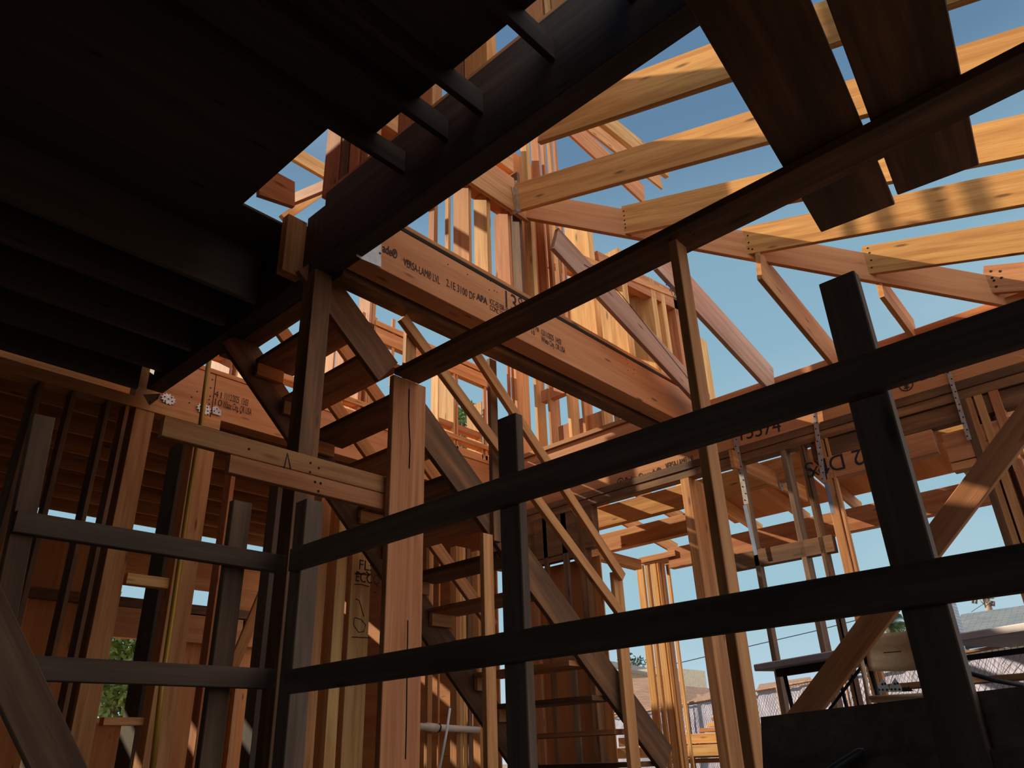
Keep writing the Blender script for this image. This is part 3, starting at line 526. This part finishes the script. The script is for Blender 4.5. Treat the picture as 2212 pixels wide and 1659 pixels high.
left = [(254, 290, 333, 900, 'fir', 'broad lit double stud left of the yellow rod'), (218, 231, 240, 1075, 'weather', 'dim narrow stud left of the broad lit stud'), (172, 186, 196, 1075, 'weather', 'dim brown stud further left'), (108, 118, 130, 1000, 'weather', 'very dark stud beside the grey plank'), (20, 38, 52, 1000, 'weather', 'very dark stud at the far left'), (395, 412, 460, 1000, 'fir', 'lit double stud right of the yellow rod'), (455, 470, 480, 1250, 'red', 'reddish stud behind the cracked grey post'), (300, 330, 360, 1350, 'subfloor', 'dark stud between the foliage views'), (555, 575, 592, 1300, 'subfloor', 'dark stud just left of the corner guard post')]
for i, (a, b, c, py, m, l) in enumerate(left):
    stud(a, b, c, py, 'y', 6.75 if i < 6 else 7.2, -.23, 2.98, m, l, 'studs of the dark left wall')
# wall beyond the stair foot: y = 5.6 row seen between the guard posts
mid = [(663, 690, 712, 1150, 'fir', 'lit stud right of the corner guard post'), (700, 722, 745, 1300, 'gold', 'pale nailed stud left of the handwriting stud'), (752, 760, 802, 1230, 'gold', 'pale stud with handwriting and an arrow')]
for a, b, c, py, m, l in mid:
    stud(a, b, c, py, 'y', 5.6, -.23, 2.4, m, l, 'studs left of the wide brown post')
hw = bpy.data.objects['wall_stud.'+str(max(int(o.name.split('.')[1]) for o in bpy.data.objects if o.name.startswith('wall_stud.'))).zfill(3)]
text('FL:', 'y', 5.6, 774, 1229, .09, hw, 'pen', name='marker_writing'); text('ECCQ', 'y', 5.6, 767, 1255, .09, hw, 'pen', wide=.8, name='marker_writing')
stroke([(767, 1239), (785, 1240), (798, 1242)], 'y', 5.6, hw, .006, 'pen', 'drawn_arrow'); stroke([(791, 1235), (799, 1242), (792, 1248)], 'y', 5.6, hw, .006, 'pen', 'drawn_arrow')
stroke([(766, 1262), (780, 1262), (797, 1267)], 'y', 5.6, hw, .004, 'pen', 'drawn_line'); stroke([(768, 1293), (776, 1297), (784, 1325), (786, 1332)], 'y', 5.6, hw, .004, 'pen', 'drawn_line')
stroke([(765, 1335), (764, 1350), (775, 1366), (786, 1364), (790, 1350), (780, 1338), (766, 1334)], 'y', 5.6, hw, .004, 'pen', 'drawn_line'); stroke([(760, 1376), (800, 1378)], 'y', 5.6, hw, .004, 'pen', 'drawn_line')
# studs with the drain pipe, bottom centre left (y = 6.9)
pv = [(917, 924, 934, 'fir'), (945, 947, 950, 'red'), (972, 986, 993, 'fir'), (993, 993.5, 1000, 'gold'), (1000, 1001, 1008, 'gold'), (1010, 1012, 1020, 'grey'), (1021, 1036, 1046, 'fir')]
for i, (a, b, c, m) in enumerate(pv):
    stud(a, b, c, 1500, 'y', 6.9, -.23, 2.4, m, 'stud around the white drain pipe, %s from the left' % ORD[i], 'studs around the drain pipe')
dp = thing('drain_pipe', at(920, 1570, 'y', 6.86), 'white plastic drain pipe passing through the lower studs', 'pipe')
P0, P1 = at(905, 1569, 'y', 6.84), at(1034, 1577, 'y', 6.84)
tube('pipe_run', [P0, P1], .036, 'pvc', dp, 16); tube('coupling', [at(921, 1570, 'y', 6.84), at(944, 1572, 'y', 6.84)], .044, 'pvc', dp, 16)
tube('clamp_ring', [at(946, 1572, 'y', 6.84), at(948, 1572.3, 'y', 6.84)], .046, 'black', dp, 16)
tube('conduit', [at(950, 1659, 'y', 6.6), at(965, 1580, 'y', 6.6), at(972, 1530, 'y', 6.6)], .014, 'white', label='thin pale conduit slanting behind the lower studs', cat='conduit')
for i, px in enumerate((934, 955)):
    prism('tie_strap', 'y', 6.85, [(px-8, 1392), (px-9, 1380), (px+5, 1381), (px+8, 1393)], .01, 'white', label='small white labelled connector above the lower black rail, %s' % ('left' if i == 0 else 'right'), cat='connector', group='white connectors by the stairs')
# ================================================================ PATIO beyond the far wall
box('patio_beam', 8.2, 8.32, .2, 6.3, 2.70, 2.975, 'rough', 'thick rough sunlit beam with a crack, seen through the far wall', 'beam')
box('patio_beam', 8.5, 8.62, 4.5, 6.4, 2.45, 2.7, 'fir', 'second beam behind the rough sunlit one', 'beam')
pb('patio_beam', 'x', 9.0, (1441, 1186), (1700, 1135), (1445, 1228), .12, 'red', 'brown beam running right from the sunlit post cluster', 'beam', snap='y', ext=(0, 2.6))
pb('patio_beam', 'y', 5.52, (1277, 1181), (1385, 1212), (1277, 1202), .12, 'fir', 'orange beam running left from the sunlit post cluster', 'beam', snap='x')
for i, (a, b, c, m) in enumerate([(1384, 1398, 1402, 'gold'), (1403, 1410, 1415, 'gold'), (1415, 1428, 1431, 'gold'), (1431, 1433, 1438, 'rough'), (1438, 1440, 1448, 'fir'), (1450, 1456, 1459, 'gold')]):
    stud(a, b, c, 1320, 'x' if i < 4 else 'y', 9.0 if i < 4 else 5.5, -.3, 2.3, m, 'upright of the sunlit post cluster beyond the stairs, %s from the left' % ORD[i], 'sunlit post cluster')
box('post_cap_plate', 8.98, 9.3, 5.2, 5.78, 2.32, 2.40, 'fir', 'cap board on the sunlit post cluster', 'plate')
for i in range(9):
    y = .3+i*.72
    A = Vector((7.5, y, 3.22)); ex = Vector((1, 0, -.16)).normalized()
    o = lumber('patio_rafter', A, ex, Vector((.16, 0, 1)).normalized(), Vector((0, 1, 0)), 3.1, .19, .04, M['fir' if i % 3 else 'gold'])
    tag(o, 'patio roof rafter beyond the far wall, %s from the right' % ORD[i], 'rafter', 'patio roof rafters')
box('fascia_board', 10.55, 10.6, .0, 6.4, 2.62, 2.8, 'gold', 'golden fascia board at the outer edge of the patio roof', 'board')
for i in range(3):
    y0 = .2+i*1.6
    A = Vector((8.9, y0, 3.20)); o = lumber('roof_panel', A, Vector((1, 0, -.16)).normalized(), Vector((0, 1, 0)), Vector((.16, 0, 1)).normalized(), 1.5, 1.55, .02, M['ply'])
    tag(o, 'plywood roof panel over the patio rafters, %s from the right' % ORD[i], 'panel', 'patio roof panels')
for i, y in enumerate((1.0, 2.5, 4.0)):
    A = Vector((7.5, y, 2.99)); o = lumber('patio_brace', A, Vector((1.2, .9, 0)).normalized(), Vector((0, 0, 1)), Vector((.9, -1.2, 0)).normalized(), 2.0, .14, .04, M['fir'])
    tag(o, 'diagonal patio board crossing under the rafters, %s from the right' % ORD[i], 'board', 'diagonal patio boards')
hg3 = thing('joist_hanger', (7.6, 3.0, 2.8), 'yellowish perforated hanger on the patio joist behind the studs', 'hanger')
pj = pb('patio_joist', 'y', 3.3, (1610, 985), (1700, 1030), (1612, 1020), .04, 'fir', 'thick orange joist behind the studs with the yellowish hanger', 'joist', ext=(.3, .5))
hh = prism('flange', 'y', 3.29, [(1677, 1011), (1688, 1012), (1697, 1050), (1690, 1062), (1684, 1050)], .005, 'galv', hg3); nails(hh, 'y', 3.29, [(1680, 1020), (1684, 1035), (1689, 1050)], .008)
# ================================================================ CEILING / DECK beyond the left wall
for i in range(8):
    y = 7.3+i*.6
    box('ceiling_joist', -3.9, 7.4, y, y+.04, 3.28, 3.575, 'fir', 'joist of the far left deck seen between the studs, %s row beyond the header' % ORD[i], 'joist', 'joists of the far left deck')
for i, (x0, x1, z0, z1, l) in enumerate([(-3.95, 1.2, -.8, 3.3, 'dark plywood sheet of the farthest wall at the far left'), (1.22, 4.42, -.8, 3.3, 'plywood sheet of the farthest wall left of the foliage'), (4.42, 5.62, -.8, .62, 'plywood sheet of the farthest wall under the foliage window'), (5.62, 7.8, -.8, 2.35, 'orange plywood sheet of the farthest wall right of the foliage window'), (8.5, 9.6, -.8, 2.2, 'plywood sheet of the farthest wall behind the handwriting stud'), (6.1, 7.8, 2.36, 3.3, 'plywood strip of the farthest wall over the orange sheet'), (4.43, 6.09, 2.62, 3.3, 'plywood strip of the farthest wall over the bright slots')]):
    box('wall_panel', x0, x1, 12.34, 12.36, z0, z1, 'ply', l, 'panel')
box('wall_plate', -3.9, 9.6, 12.2, 12.34, 2.22, 2.36, 'weather', 'long plate on the farthest left wall', 'plate')
box('header_beam', 4.3, 7.7, 12.2, 12.34, 1.78, 2.2, 'lvl', 'orange header of the farthest wall, above the foliage', 'beam')
for i in range(12):
    x = -3.4+i*1.12
    if 4.4 < x < 5.5: continue
    box('wall_stud', x, x+.1, 12.2, 12.34, -.23, 2.2, 'fir', 'stud of the farthest wall beyond the dark rooms, %s from the left' % ORD[i], 'stud', 'studs of the farthest wall')
box('window_sill_plate', 4.42, 5.6, 12.2, 12.34, .62, .68, 'gold', 'pale sill of the far foliage window', 'sill')
box('wall_panel', 7.5, 7.52, 7.1, 10.6, -.23, 3.2, 'ply', 'big plywood panel behind the drain pipe studs', 'panel')
for i in range(5):
    box('siding_board', 7.6, 9.6, 11.9-.02*i, 11.94-.02*i, 2.3+i*.2, 2.48+i*.2, 'gold' if i in (1, 3) else 'red', 'lit horizontal board far behind the handwriting stud, %s from the bottom' % ORD[i], 'board', 'far horizontal boards')
pb('diagonal_brace', 'y', 8.0, (505, 1470), (570, 1310), (512, 1440), .04, 'fir', 'yellowish diagonal brace behind the cracked grey post', 'brace', ext=(1.5, .5), w=.12)
pb('cross_block', 'y', 6.8, (277, 1237), (392, 1251), (277, 1247), .09, 'gold', 'pale cross block between the left studs above the bright slots', 'block', snap='x', w=.09)
pb('wall_sill', 'y', 6.85, (226, 1549), (335, 1560), (226, 1560), .09, 'fir', 'pale sill between the left studs below the foliage', 'sill', snap='x', w=.06)
# ================================================================ TABLE, CHAIR, HARDWARE
tb = thing('folding_table', (5.3, 1.6, -.23), 'white folding table seen from below behind the long brace', 'table')
def P3(px, py, z): return at(px, py, 'z', z)
def tz(pts, z0, z1, mat, name, parent):
    P = [P3(*p, z0) for p in pts]; k = len(P)
    return mesh(name, P+[p+Vector((0, 0, z1-z0)) for p in P], [tuple(range(k)), tuple(range(2*k-1, k-1, -1))]+[(i, i+k, (i+1) % k+k, (i+1) % k) for i in range(k)], M[mat], None, parent)
TZ = .47
e0 = P3(1630, 1450, TZ); e1 = P3(1850, 1414, TZ); d = (e1-e0).normalized(); nrm = Vector((-d.y, d.x, 0)); nrm = nrm if nrm.x > 0 else -nrm
e1 = e0+d*1.25
lumber('tabletop', e0, d, nrm, Vector((0, 0, 1)), 1.12, .7, .045, M['table'], tb, ch=.006)
lumber('apron_rail', e0+d*.12+nrm*.08-Vector((0, 0, .05)), d, nrm, Vector((0, 0, 1)), .88, .03, .05, M['black'], tb)
for s, nm in ((.18, 0), (.92, 0)):
    for q in (.1, .58):
        tube('leg', [e0+d*s+nrm*q-Vector((0, 0, .02)), e0+d*(s+.05)+nrm*q+Vector((0, 0, -.23-TZ))], .014, 'black', tb)
    tube('cross_brace', [e0+d*s+nrm*.1-Vector((0, 0, .3)), e0+d*s+nrm*.58-Vector((0, 0, .3))], .01, 'black', tb)
tube('strut', [e0+d*.2+nrm*.3-Vector((0, 0, .35)), e0+d*.7+nrm*.3-Vector((0, 0, .02))], .01, 'black', tb)
tb2 = thing('folding_table', (5.0, .5, -.23), 'pale folding table at the right edge, in front of the grey roof', 'table')
f0 = P3(2058, 1388, .5); f1 = P3(2230, 1362, .5); d2 = (f1-f0).normalized(); n2 = Vector((-d2.y, d2.x, 0)); n2 = n2 if n2.x > 0 else -n2
lumber('tabletop', f0-d2*.1, d2, n2, Vector((0, 0, 1)), 1.4, .7, .045, M['table'], tb2, ch=.006)
lumber('apron_rail', f0+d2*.02+n2*.06-Vector((0, 0, .1)), d2, n2, Vector((0, 0, 1)), 1.1, .03, .03, M['black'], tb2)
for q in (.1, .58): tube('leg', [f0+d2*.42+n2*q, f0+d2*.46+n2*q-Vector((0, 0, .73))], .014, 'black', tb2)
tube('strut', [at(2085, 1452, 'x', 4.6), at(2150, 1470, 'x', 4.6), at(2212, 1481, 'x', 4.6)], .012, 'black', tb2)
# beige folding chair, back towards us
CXp = 4.05
chd = thing('folding_chair', (CXp+.2, 1.1, -.23), 'beige metal folding chair standing behind the guard rail at right', 'chair')
def cpt(px, py, dx=0): return at(px, py, 'x', CXp+dx)
v, f = [], []; nx, nyy = 14, 8
for i in range(nx+1):
    for j in range(nyy+1):
        t = i/nx; s = j/nyy
        tl, tr, bl, br = Vector((1866, 1371)), Vector((2035, 1358)), Vector((1876, 1449)), Vector((2040, 1440))
        p = tl.lerp(tr, t).lerp(bl.lerp(br, t), s); p = Vector((p.x, p.y+(5*math.sin(math.pi*t) if s > .9 else 0)))
        v.append(cpt(p.x, p.y, .06*math.sin(math.pi*t)+.012*math.sin(math.pi*s)+(0.012 if abs(s-.5) < .08 else 0)))
n = len(v); v += [q+Vector((.006, 0, 0)) for q in v]
for i in range(nx):
    for j in range(nyy):
        a = i*(nyy+1)+j; f.append((a, a+1, a+nyy+2, a+nyy+1)); f.append((n+a, n+a+nyy+1, n+a+nyy+2, n+a+1))
for i in range(nx):
    a = i*(nyy+1); f.append((a, a+nyy+1, n+a+nyy+1, n+a)); b = a+nyy; f.append((b, n+b, n+b+nyy+1, b+nyy+1))
for j in range(nyy):
    f.append((j, n+j, n+j+1, j+1)); b = nx*(nyy+1)+j; f.append((b, b+1, n+b+1, n+b))
mesh('backrest', v, f, M['beige'], None, chd, smooth=True)
tube('frame_tube', [cpt(1849, 1368), cpt(1853, 1395), cpt(1866, 1452), cpt(1877, 1519), cpt(1890, 1600)], .0125, 'beige', chd, 12)
tube('frame_tube', [cpt(2036, 1350, .0), cpt(2046, 1440), cpt(2056, 1500), cpt(2066, 1590)], .0125, 'beige', chd, 12)
s0, s1 = cpt(1880, 1508), cpt(2050, 1496)
seat = [s0, s1, s1+Vector((.38, 0, .01)), s0+Vector((.38, .02, .01))]
mesh('seat', seat+[q-Vector((0, 0, .02)) for q in seat], [(0, 1, 2, 3), (7, 6, 5, 4), (0, 4, 5, 1), (1, 5, 6, 2), (2, 6, 7, 3), (3, 7, 4, 0)], M['beige'], None, chd)
tube('cross_tube', [cpt(1880, 1507, -.005), cpt(1960, 1503, -.01), cpt(2052, 1497, -.005)], .009, 'beige', chd)
tube('leg', [s0+Vector((.36, .02, 0)), s0+Vector((.02, .03, -.62))], .011, 'beige', chd); tube('leg', [s1+Vector((.36, -.02, 0)), s1+Vector((.02, -.03, -.62))], .011, 'beige', chd)
mesh('slot', [cpt(1909, 1409, -.004), cpt(1947, 1406, -.004), cpt(1947, 1408, -.004), cpt(1909, 1411, -.004)], [(0, 1, 2, 3)], M['dark'], None, chd)
sh = box('ledge_board', 6.2, 6.35, .4, 2.0, .33, .37, 'weather', 'dark ledge carrying the house-shaped steel plates, seen through the chair', 'ledge')
for i, px in enumerate((1908, 1935)):
    w = 13.5; y0 = 1496-i
    cpl = prism('connector_plate', 'x', 6.19, [(px-w+1, y0), (px-w, y0-12), (px-2, y0-31), (px+w-2, y0-12), (px+w, y0-1)], .005, 'steel', label='house-shaped galvanized plate on the ledge seen through the chair, %s' % ('left' if i == 0 else 'right'), cat='connector', group='house-shaped plates on the ledge')
    nails(cpl, 'x', 6.19, [(px-2, y0-18), (px-9, y0-6), (px+8, y0-6), (px-1, y0-6), (px+4, y0-19)], .008)
prism('framing_clip', 'x', 6.19, [(1948, 1494), (1950, 1486), (1955, 1484), (1958, 1489), (1962, 1482), (1967, 1488), (1972, 1493)], .02, 'black', label='small dark metal clip beside the house-shaped plates', cat='connector')
# ================================================================ OUTSIDE
fn = thing('chain_link_fence', (13.5, 3, -.8), 'chain-link fence with pale sheeting behind the building site', 'fence')
HT = .95
q0 = at(1380, 1538, 'z', HT); q1 = at(2260, 1378, 'z', HT)
fd = Vector((q1.x-q0.x, q1.y-q0.y, 0)); flen = fd.length; fd.normalize(); fq = Vector((-fd.y, fd.x, 0)); fq = fq if fq.x > 0 else -fq
q0 = Vector((q0.x, q0.y, 0))-fd*1.5; flen += 1.5
def fpt(t, z, off=0): return q0+fd*t+fq*off+Vector((0, 0, z))
vs, fs = [], []
def wirebox(p, q, r=.0022):
    k = len(vs); s_ = Vector((0, 0, r)); t_ = fq*r
    for c in (p, q): vs.extend([c-s_-t_, c+s_-t_, c+s_+t_, c-s_+t_])
    fs.extend([(k, k+1, k+5, k+4), (k+1, k+2, k+6, k+5), (k+2, k+3, k+7, k+6), (k+3, k, k+4, k+7)])
H0, H1 = -.8, HT-.02; t = -(H1-H0)
while t < flen:
    for (ta, za, tb, zb) in ((t, H0, t+(H1-H0), H1), (t, H1, t+(H1-H0), H0)):
        if tb <= 0 or ta >= flen: continue
        wirebox(fpt(ta, za), fpt(tb, zb, .003))
    t += .10
mesh('mesh_wires', vs, fs, M['wire'], Matrix.Identity(4), fn)['label'] = 'grey diamond wire mesh'
tube('top_rail', [fpt(-1.7, HT), fpt(flen+1.7, HT)], .022, 'rust', fn, 8)
k = 0
while k*2.2 < flen+1: tube('post', [fpt(.7+k*2.2, -.8), fpt(.7+k*2.2, HT+.02)], .024, 'rust', fn, 8); k += 1
vs2, fs2 = [], []; ns = 90
for i in range(ns):
    for j in range(7):
        vs2.append(fpt(-1.5+i*(flen+3)/(ns-1), -.8+j*(HT+.76)/6, .10+.03*math.sin(i*.9+j*.7)+.02*math.sin(i*2.3-j)))
for i in range(ns-1):
    for j in range(6): a_ = i*7+j; fs2.append((a_, a_+1, a_+8, a_+7))
mesh('sheeting', vs2, fs2, M['tarp'], Matrix.Identity(4), fn, smooth=True)['label'] = 'pale lilac plastic sheeting'
# lumber stack by the fence
for k in range(9):
    p = at(1500+random.uniform(-4, 4), 1640-k*11, 'x', 10.5)
    L_ = 1.6-(.13*k)
    box('stacked_lumber', 10.5, 10.6+.3, p.y-L_, p.y+.5-.1*k, p.z-.05, p.z, 'gold' if k % 2 else 'fir', 'sawn board in the lumber stack by the fence, %s from the bottom' % ORD[k], 'board', 'lumber stack by the fence', long='y')
box('stacked_lumber', 10.4, 10.5, 5.3, 7.4, .06, .18, 'gold', 'bright sunlit board seen through the stair treads, upper', 'board', 'bright boards behind the stair')
box('stacked_lumber', 10.3, 10.45, 5.3, 7.4, -.1, .04, 'gold', 'bright sunlit board seen through the stair treads, lower', 'board', 'bright boards behind the stair')
def uvquad(name, P, mat, parent, su=1, sv=1, th=.12):
    n_ = (P[1]-P[0]).cross(P[3]-P[0]).normalized()*th
    o = mesh(name, P+[p-n_ for p in P], [(0, 1, 2, 3), (7, 6, 5, 4), (0, 4, 5, 1), (1, 5, 6, 2), (2, 6, 7, 3), (3, 7, 4, 0)], M[mat], None, parent)
    uv = o.data.uv_layers.new(name='UVMap'); e1_ = (P[1]-P[0]).normalized(); e2_ = (P[3]-P[0]); e2_ = (e2_-e1_*e2_.dot(e1_)).normalized()
    for lp in o.data.loops:
        c = Vector(o.data.vertices[lp.vertex_index].co)-P[0]; uv.data[lp.index].uv = (c.dot(e1_)*su, c.dot(e2_)*sv)
    return o
# brown-roofed house (left of the post cluster and behind)
h1 = thing('neighbour_house', (24, 11, -.8), 'low house with brown shingle roof beyond the fence, behind the stairs', 'house')
X1 = 24
def hp(px, py, x): return at(px, py, 'x', x)
uvquad('roof', [hp(1290, 1530, X1), hp(1570, 1545, X1), hp(1450, 1460, X1+4), hp(1300, 1470, X1+4)], 'brown', h1)
box('wall', X1+.2, X1+6, hp(1560, 1550, X1).y, hp(1300, 1530, X1).y, -.8, hp(1400, 1536, X1).z, 'stucco', parent=h1)
h2 = thing('neighbour_house', (34, 19, -.8), 'cream house with grey eave glimpsed behind the stair newel post', 'house')
p = hp(1390, 1462, 34); q = hp(1300, 1430, 34)
box('wall', 34, 38, p.y-1.2, q.y+2, -.8, p.z+.35, 'stucco', parent=h2)
uvquad('roof', [hp(1320, 1438, 33.4), hp(1440, 1462, 33.4), hp(1440, 1450, 37), hp(1320, 1428, 37)], 'trim', h2)
h3 = thing('neighbour_house', (20, 9, -.8), 'house with tile eave line right of the sunlit post cluster', 'house')
uvquad('roof', [hp(1482, 1517, 19), hp(1546, 1505, 19), hp(1546, 1488, 23), hp(1482, 1482, 22)], 'brown', h3)
box('wall', 19.2, 22, hp(1546, 1510, 19).y, hp(1482, 1517, 19).y, -.8, hp(1515, 1512, 19).z-.05, 'stucco', parent=h3)
h5 = thing('neighbour_house', (20, 6, -.8), 'brown tiled roof edge below the folding table', 'house')
uvquad('roof', [hp(1635, 1490, 20), hp(1760, 1480, 20), hp(1750, 1462, 23), hp(1640, 1478, 23)], 'brown', h5)
box('wall', 20.2, 23, hp(1760, 1483, 20).y, hp(1636, 1490, 20).y, -.8, hp(1700, 1486, 20).z-.05, 'stucco', parent=h5)
# grey shingle house with chimney
h4 = thing('neighbour_house', (26, 2, -.8), 'grey shingled house roof with painted brick chimney at lower right', 'house')
X4 = 26
uvquad('roof', [hp(2040, 1400, X4), hp(2240, 1372, X4), hp(2225, 1306, X4+3.5), hp(2076, 1327, X4+3.5)], 'shingle', h4)
box('wall', X4+.3, X4+7, hp(2230, 1380, X4).y-2, hp(2040, 1400, X4).y, -.8, hp(2140, 1392, X4).z-.1, 'stucco', parent=h4)
cc = [hp(2045, 1292, X4+.4), hp(2074, 1296, X4+.4)]
ch = mesh('chimney', [], [], None, None, h4); bpy.data.objects.remove(ch)
yl, yr = hp(2040, 1330, X4+.4).y, hp(2073, 1330, X4+.4).y; ztop = hp(2060, 1303, X4+.4).z
for face, (ya, yb, xa, xb) in enumerate([(yl, yr, X4+.4, X4+1.2)]):
    P = [Vector((xa, ya, 1.5)), Vector((xa, yb, 1.5)), Vector((xa, yb, ztop)), Vector((xa, ya, ztop))]
    uvquad('chimney', P, 'brick', h4, th=-.9)
uvquad('chimney_cap', [Vector((X4+.3, yl+.08, ztop)), Vector((X4+.3, yr-.08, ztop)), Vector((X4+.3, yr-.08, ztop+.35)), Vector((X4+.3, yl+.08, ztop+.35))], 'brick', h4, th=-1.0)
# utility pole and wires
up_ = thing('utility_pole', (45, 3, -.8), 'wooden utility pole with crossarm above the grey roof', 'pole')
XP = 45
t0 = hp(2127, 1282, XP); b0 = Vector((XP, hp(2134, 1318, XP).y, -.8))
tube('mast', [b0, t0+Vector((0, 0, .6))], .16, 'pole', up_, 10)
ca, cb = hp(2098, 1289, XP-.2), hp(2147, 1296, XP-.2)
o = lumber('crossarm', ca, (cb-ca), Vector((0, 0, 1)), Vector((1, 0, 0)), (cb-ca).length, .14, .12, M['pole'], up_)
for px in (2101, 2108, 2140, 2146): tube('insulator', [hp(px, 1290+(px-2100)*.14, XP-.2)-Vector((0, 0, .05)), hp(px+.5, 1303+(px-2100)*.14, XP-.2)], .06, 'insul', up_, 8)
tube('arm_brace', [hp(2112, 1293, XP-.25), hp(2129, 1308, XP-.25)], .03, 'pole', up_, 6); tube('arm_brace', [hp(2141, 1298, XP-.25), hp(2130, 1308, XP-.25)], .03, 'pole', up_, 6)
tube('power_line', [hp(1280, 1470, 40), hp(1480, 1429, 40), hp(1640, 1391, 42), hp(1765, 1362, 43), hp(1940, 1316, 44), hp(2120, 1200, 45)], .022, 'cable', label='thin dark power line crossing the low sky to the right', cat='wire')
tube('power_line', [hp(2098, 1322, 44), hp(2127, 1303, 44)], .012, 'cable', label='short guy wire beside the utility pole', cat='wire')
# trees
def foliage(name, centres, rad, n, size, mat, parent, squash=1.0, seed=1):
    rnd = random.Random(seed); vs, fs = [], []
    for c in centres:
        for _ in range(n):
            d_ = Vector((rnd.gauss(0, 1), rnd.gauss(0, 1), rnd.gauss(0, 1)*squash)).normalized()*rad*rnd.random()**.45
            p_ = Vector(c)+d_; a_ = Vector((rnd.gauss(0, 1), rnd.gauss(0, 1), rnd.gauss(0, 1))).normalized(); b_ = a_.cross(Vector((rnd.random(), rnd.random(), rnd.random()+.1))).normalized()
            k = len(vs); s = size*rnd.uniform(.6, 1.3)
            vs += [p_-a_*s, p_+b_*s*.38, p_+a_*s, p_-b_*s*.38]; fs.append((k, k+1, k+2, k+3))
    return mesh(name, vs, fs, M[mat], Matrix.Identity(4), parent)
def tree(loc, label, centres, rad, n, size, mat, seed):
    t_ = thing('tree', loc, label, 'tree'); top = Vector(centres[0])
    tube('trunk', [Vector(loc), Vector(loc).lerp(top, .6)+Vector((.1, .1, 0)), top], .14, 'bark', t_, 8, rads=[.2, .13, .05])
    foliage('foliage', centres, rad, n, size, mat, t_, seed=seed); return t_
c1 = at(255, 1420, 'y', 19); c2 = at(330, 1450, 'y', 19); c3 = at(262, 1520, 'y', 19)
tree((c1.x, 19, -.8), 'leafy green tree seen between the far left studs', [c1, c2, c3, c1+Vector((-1, 0, .6))], 1.1, 700, .13, 'leaf', 3)
c4 = at(1000, 905, 'y', 15); c5 = at(985, 960, 'y', 15)
tree((c4.x+.6, 15.5, -.8), 'leafy twig top seen through the upper window behind the stairs', [c4, c5, c4+Vector((.8, .3, -1))], .6, 260, .11, 'leaf', 4)
c6 = at(671, 1505, 'y', 16); tree((c6.x, 16, -.8), 'shrub seen low beside the corner guard post', [c6], .7, 300, .1, 'leaf', 5)
c7 = at(1162, 1560, 'x', 15); tree((15, c7.y, -.8), 'shrub seen low between the central post and the stairs', [c7, at(1160, 1480, 'x', 15)], .5, 300, .08, 'leaf', 6)
# norfolk pine
XN = 42
npn = thing('tree', (XN, hp(1360, 1500, XN).y, -.8), 'star-branched pine above the cream house, behind the newel post', 'tree')
base = Vector((XN, hp(1358, 1500, XN).y, -.8)); topn = hp(1352, 1405, XN)
tube('trunk', [base, topn], .12, 'bark', npn, 8, rads=[.25, .04])
vs, fs = [], []; rnd = random.Random(9)
for lev in range(9):
    z = topn.z-.25-lev*.36; rr = .35+lev*.2
    for k in range(7):
        a = k*2*math.pi/7+lev*.4
        for s in range(16):
            t_ = (s+1)/16*rr; c = Vector((base.x+math.cos(a)*t_, base.y*(1)+(topn.y-base.y)+math.sin(a)*t_, z+.12*t_*t_))
            for q in (-1, 1):
                dd = Vector((-math.sin(a), math.cos(a), .25))*q*.11; n_ = len(vs)
                vs += [c, c+dd+Vector((math.cos(a), math.sin(a), 0))*.08, c+dd*.5+Vector((0, 0, .06))]; fs.append((n_, n_+1, n_+2))
mesh('foliage', vs, fs, M['needle'], Matrix.Identity(4), npn)
cN = hp(1378, 1450, XN); foliage('foliage', [cN], .9, 420, .12, 'needle', npn, seed=11)
# palm
XQ = 30
pm = thing('tree', (XQ, hp(1925, 1345, XQ).y, -.8), 'feathery palm top behind the beige chair', 'tree')
cP = hp(1922, 1352, XQ); tube('trunk', [Vector((XQ, cP.y, -.8)), cP], .16, 'bark', pm, 8)
vs, fs = [], []
for k in range(26):
    a = rnd.uniform(0, 2*math.pi); el = rnd.uniform(-.2, 1.1); Lf = rnd.uniform(.9, 1.4)
    for s in range(22):
        t_ = s/22*Lf; c = cP+Vector((math.cos(a)*math.cos(el)*t_, math.sin(a)*math.cos(el)*t_, math.sin(el)*t_-.55*t_*t_))
        for q in (-1, 1):
            dd = Vector((-math.sin(a), math.cos(a), -.7))*q*.2; n_ = len(vs)
            vs += [c, c+dd+Vector((0, 0, -.08)), c+Vector((math.cos(a), math.sin(a), 0))*.045]; fs.append((n_, n_+1, n_+2))
mesh('foliage', vs, fs, M['palm'], Matrix.Identity(4), pm)
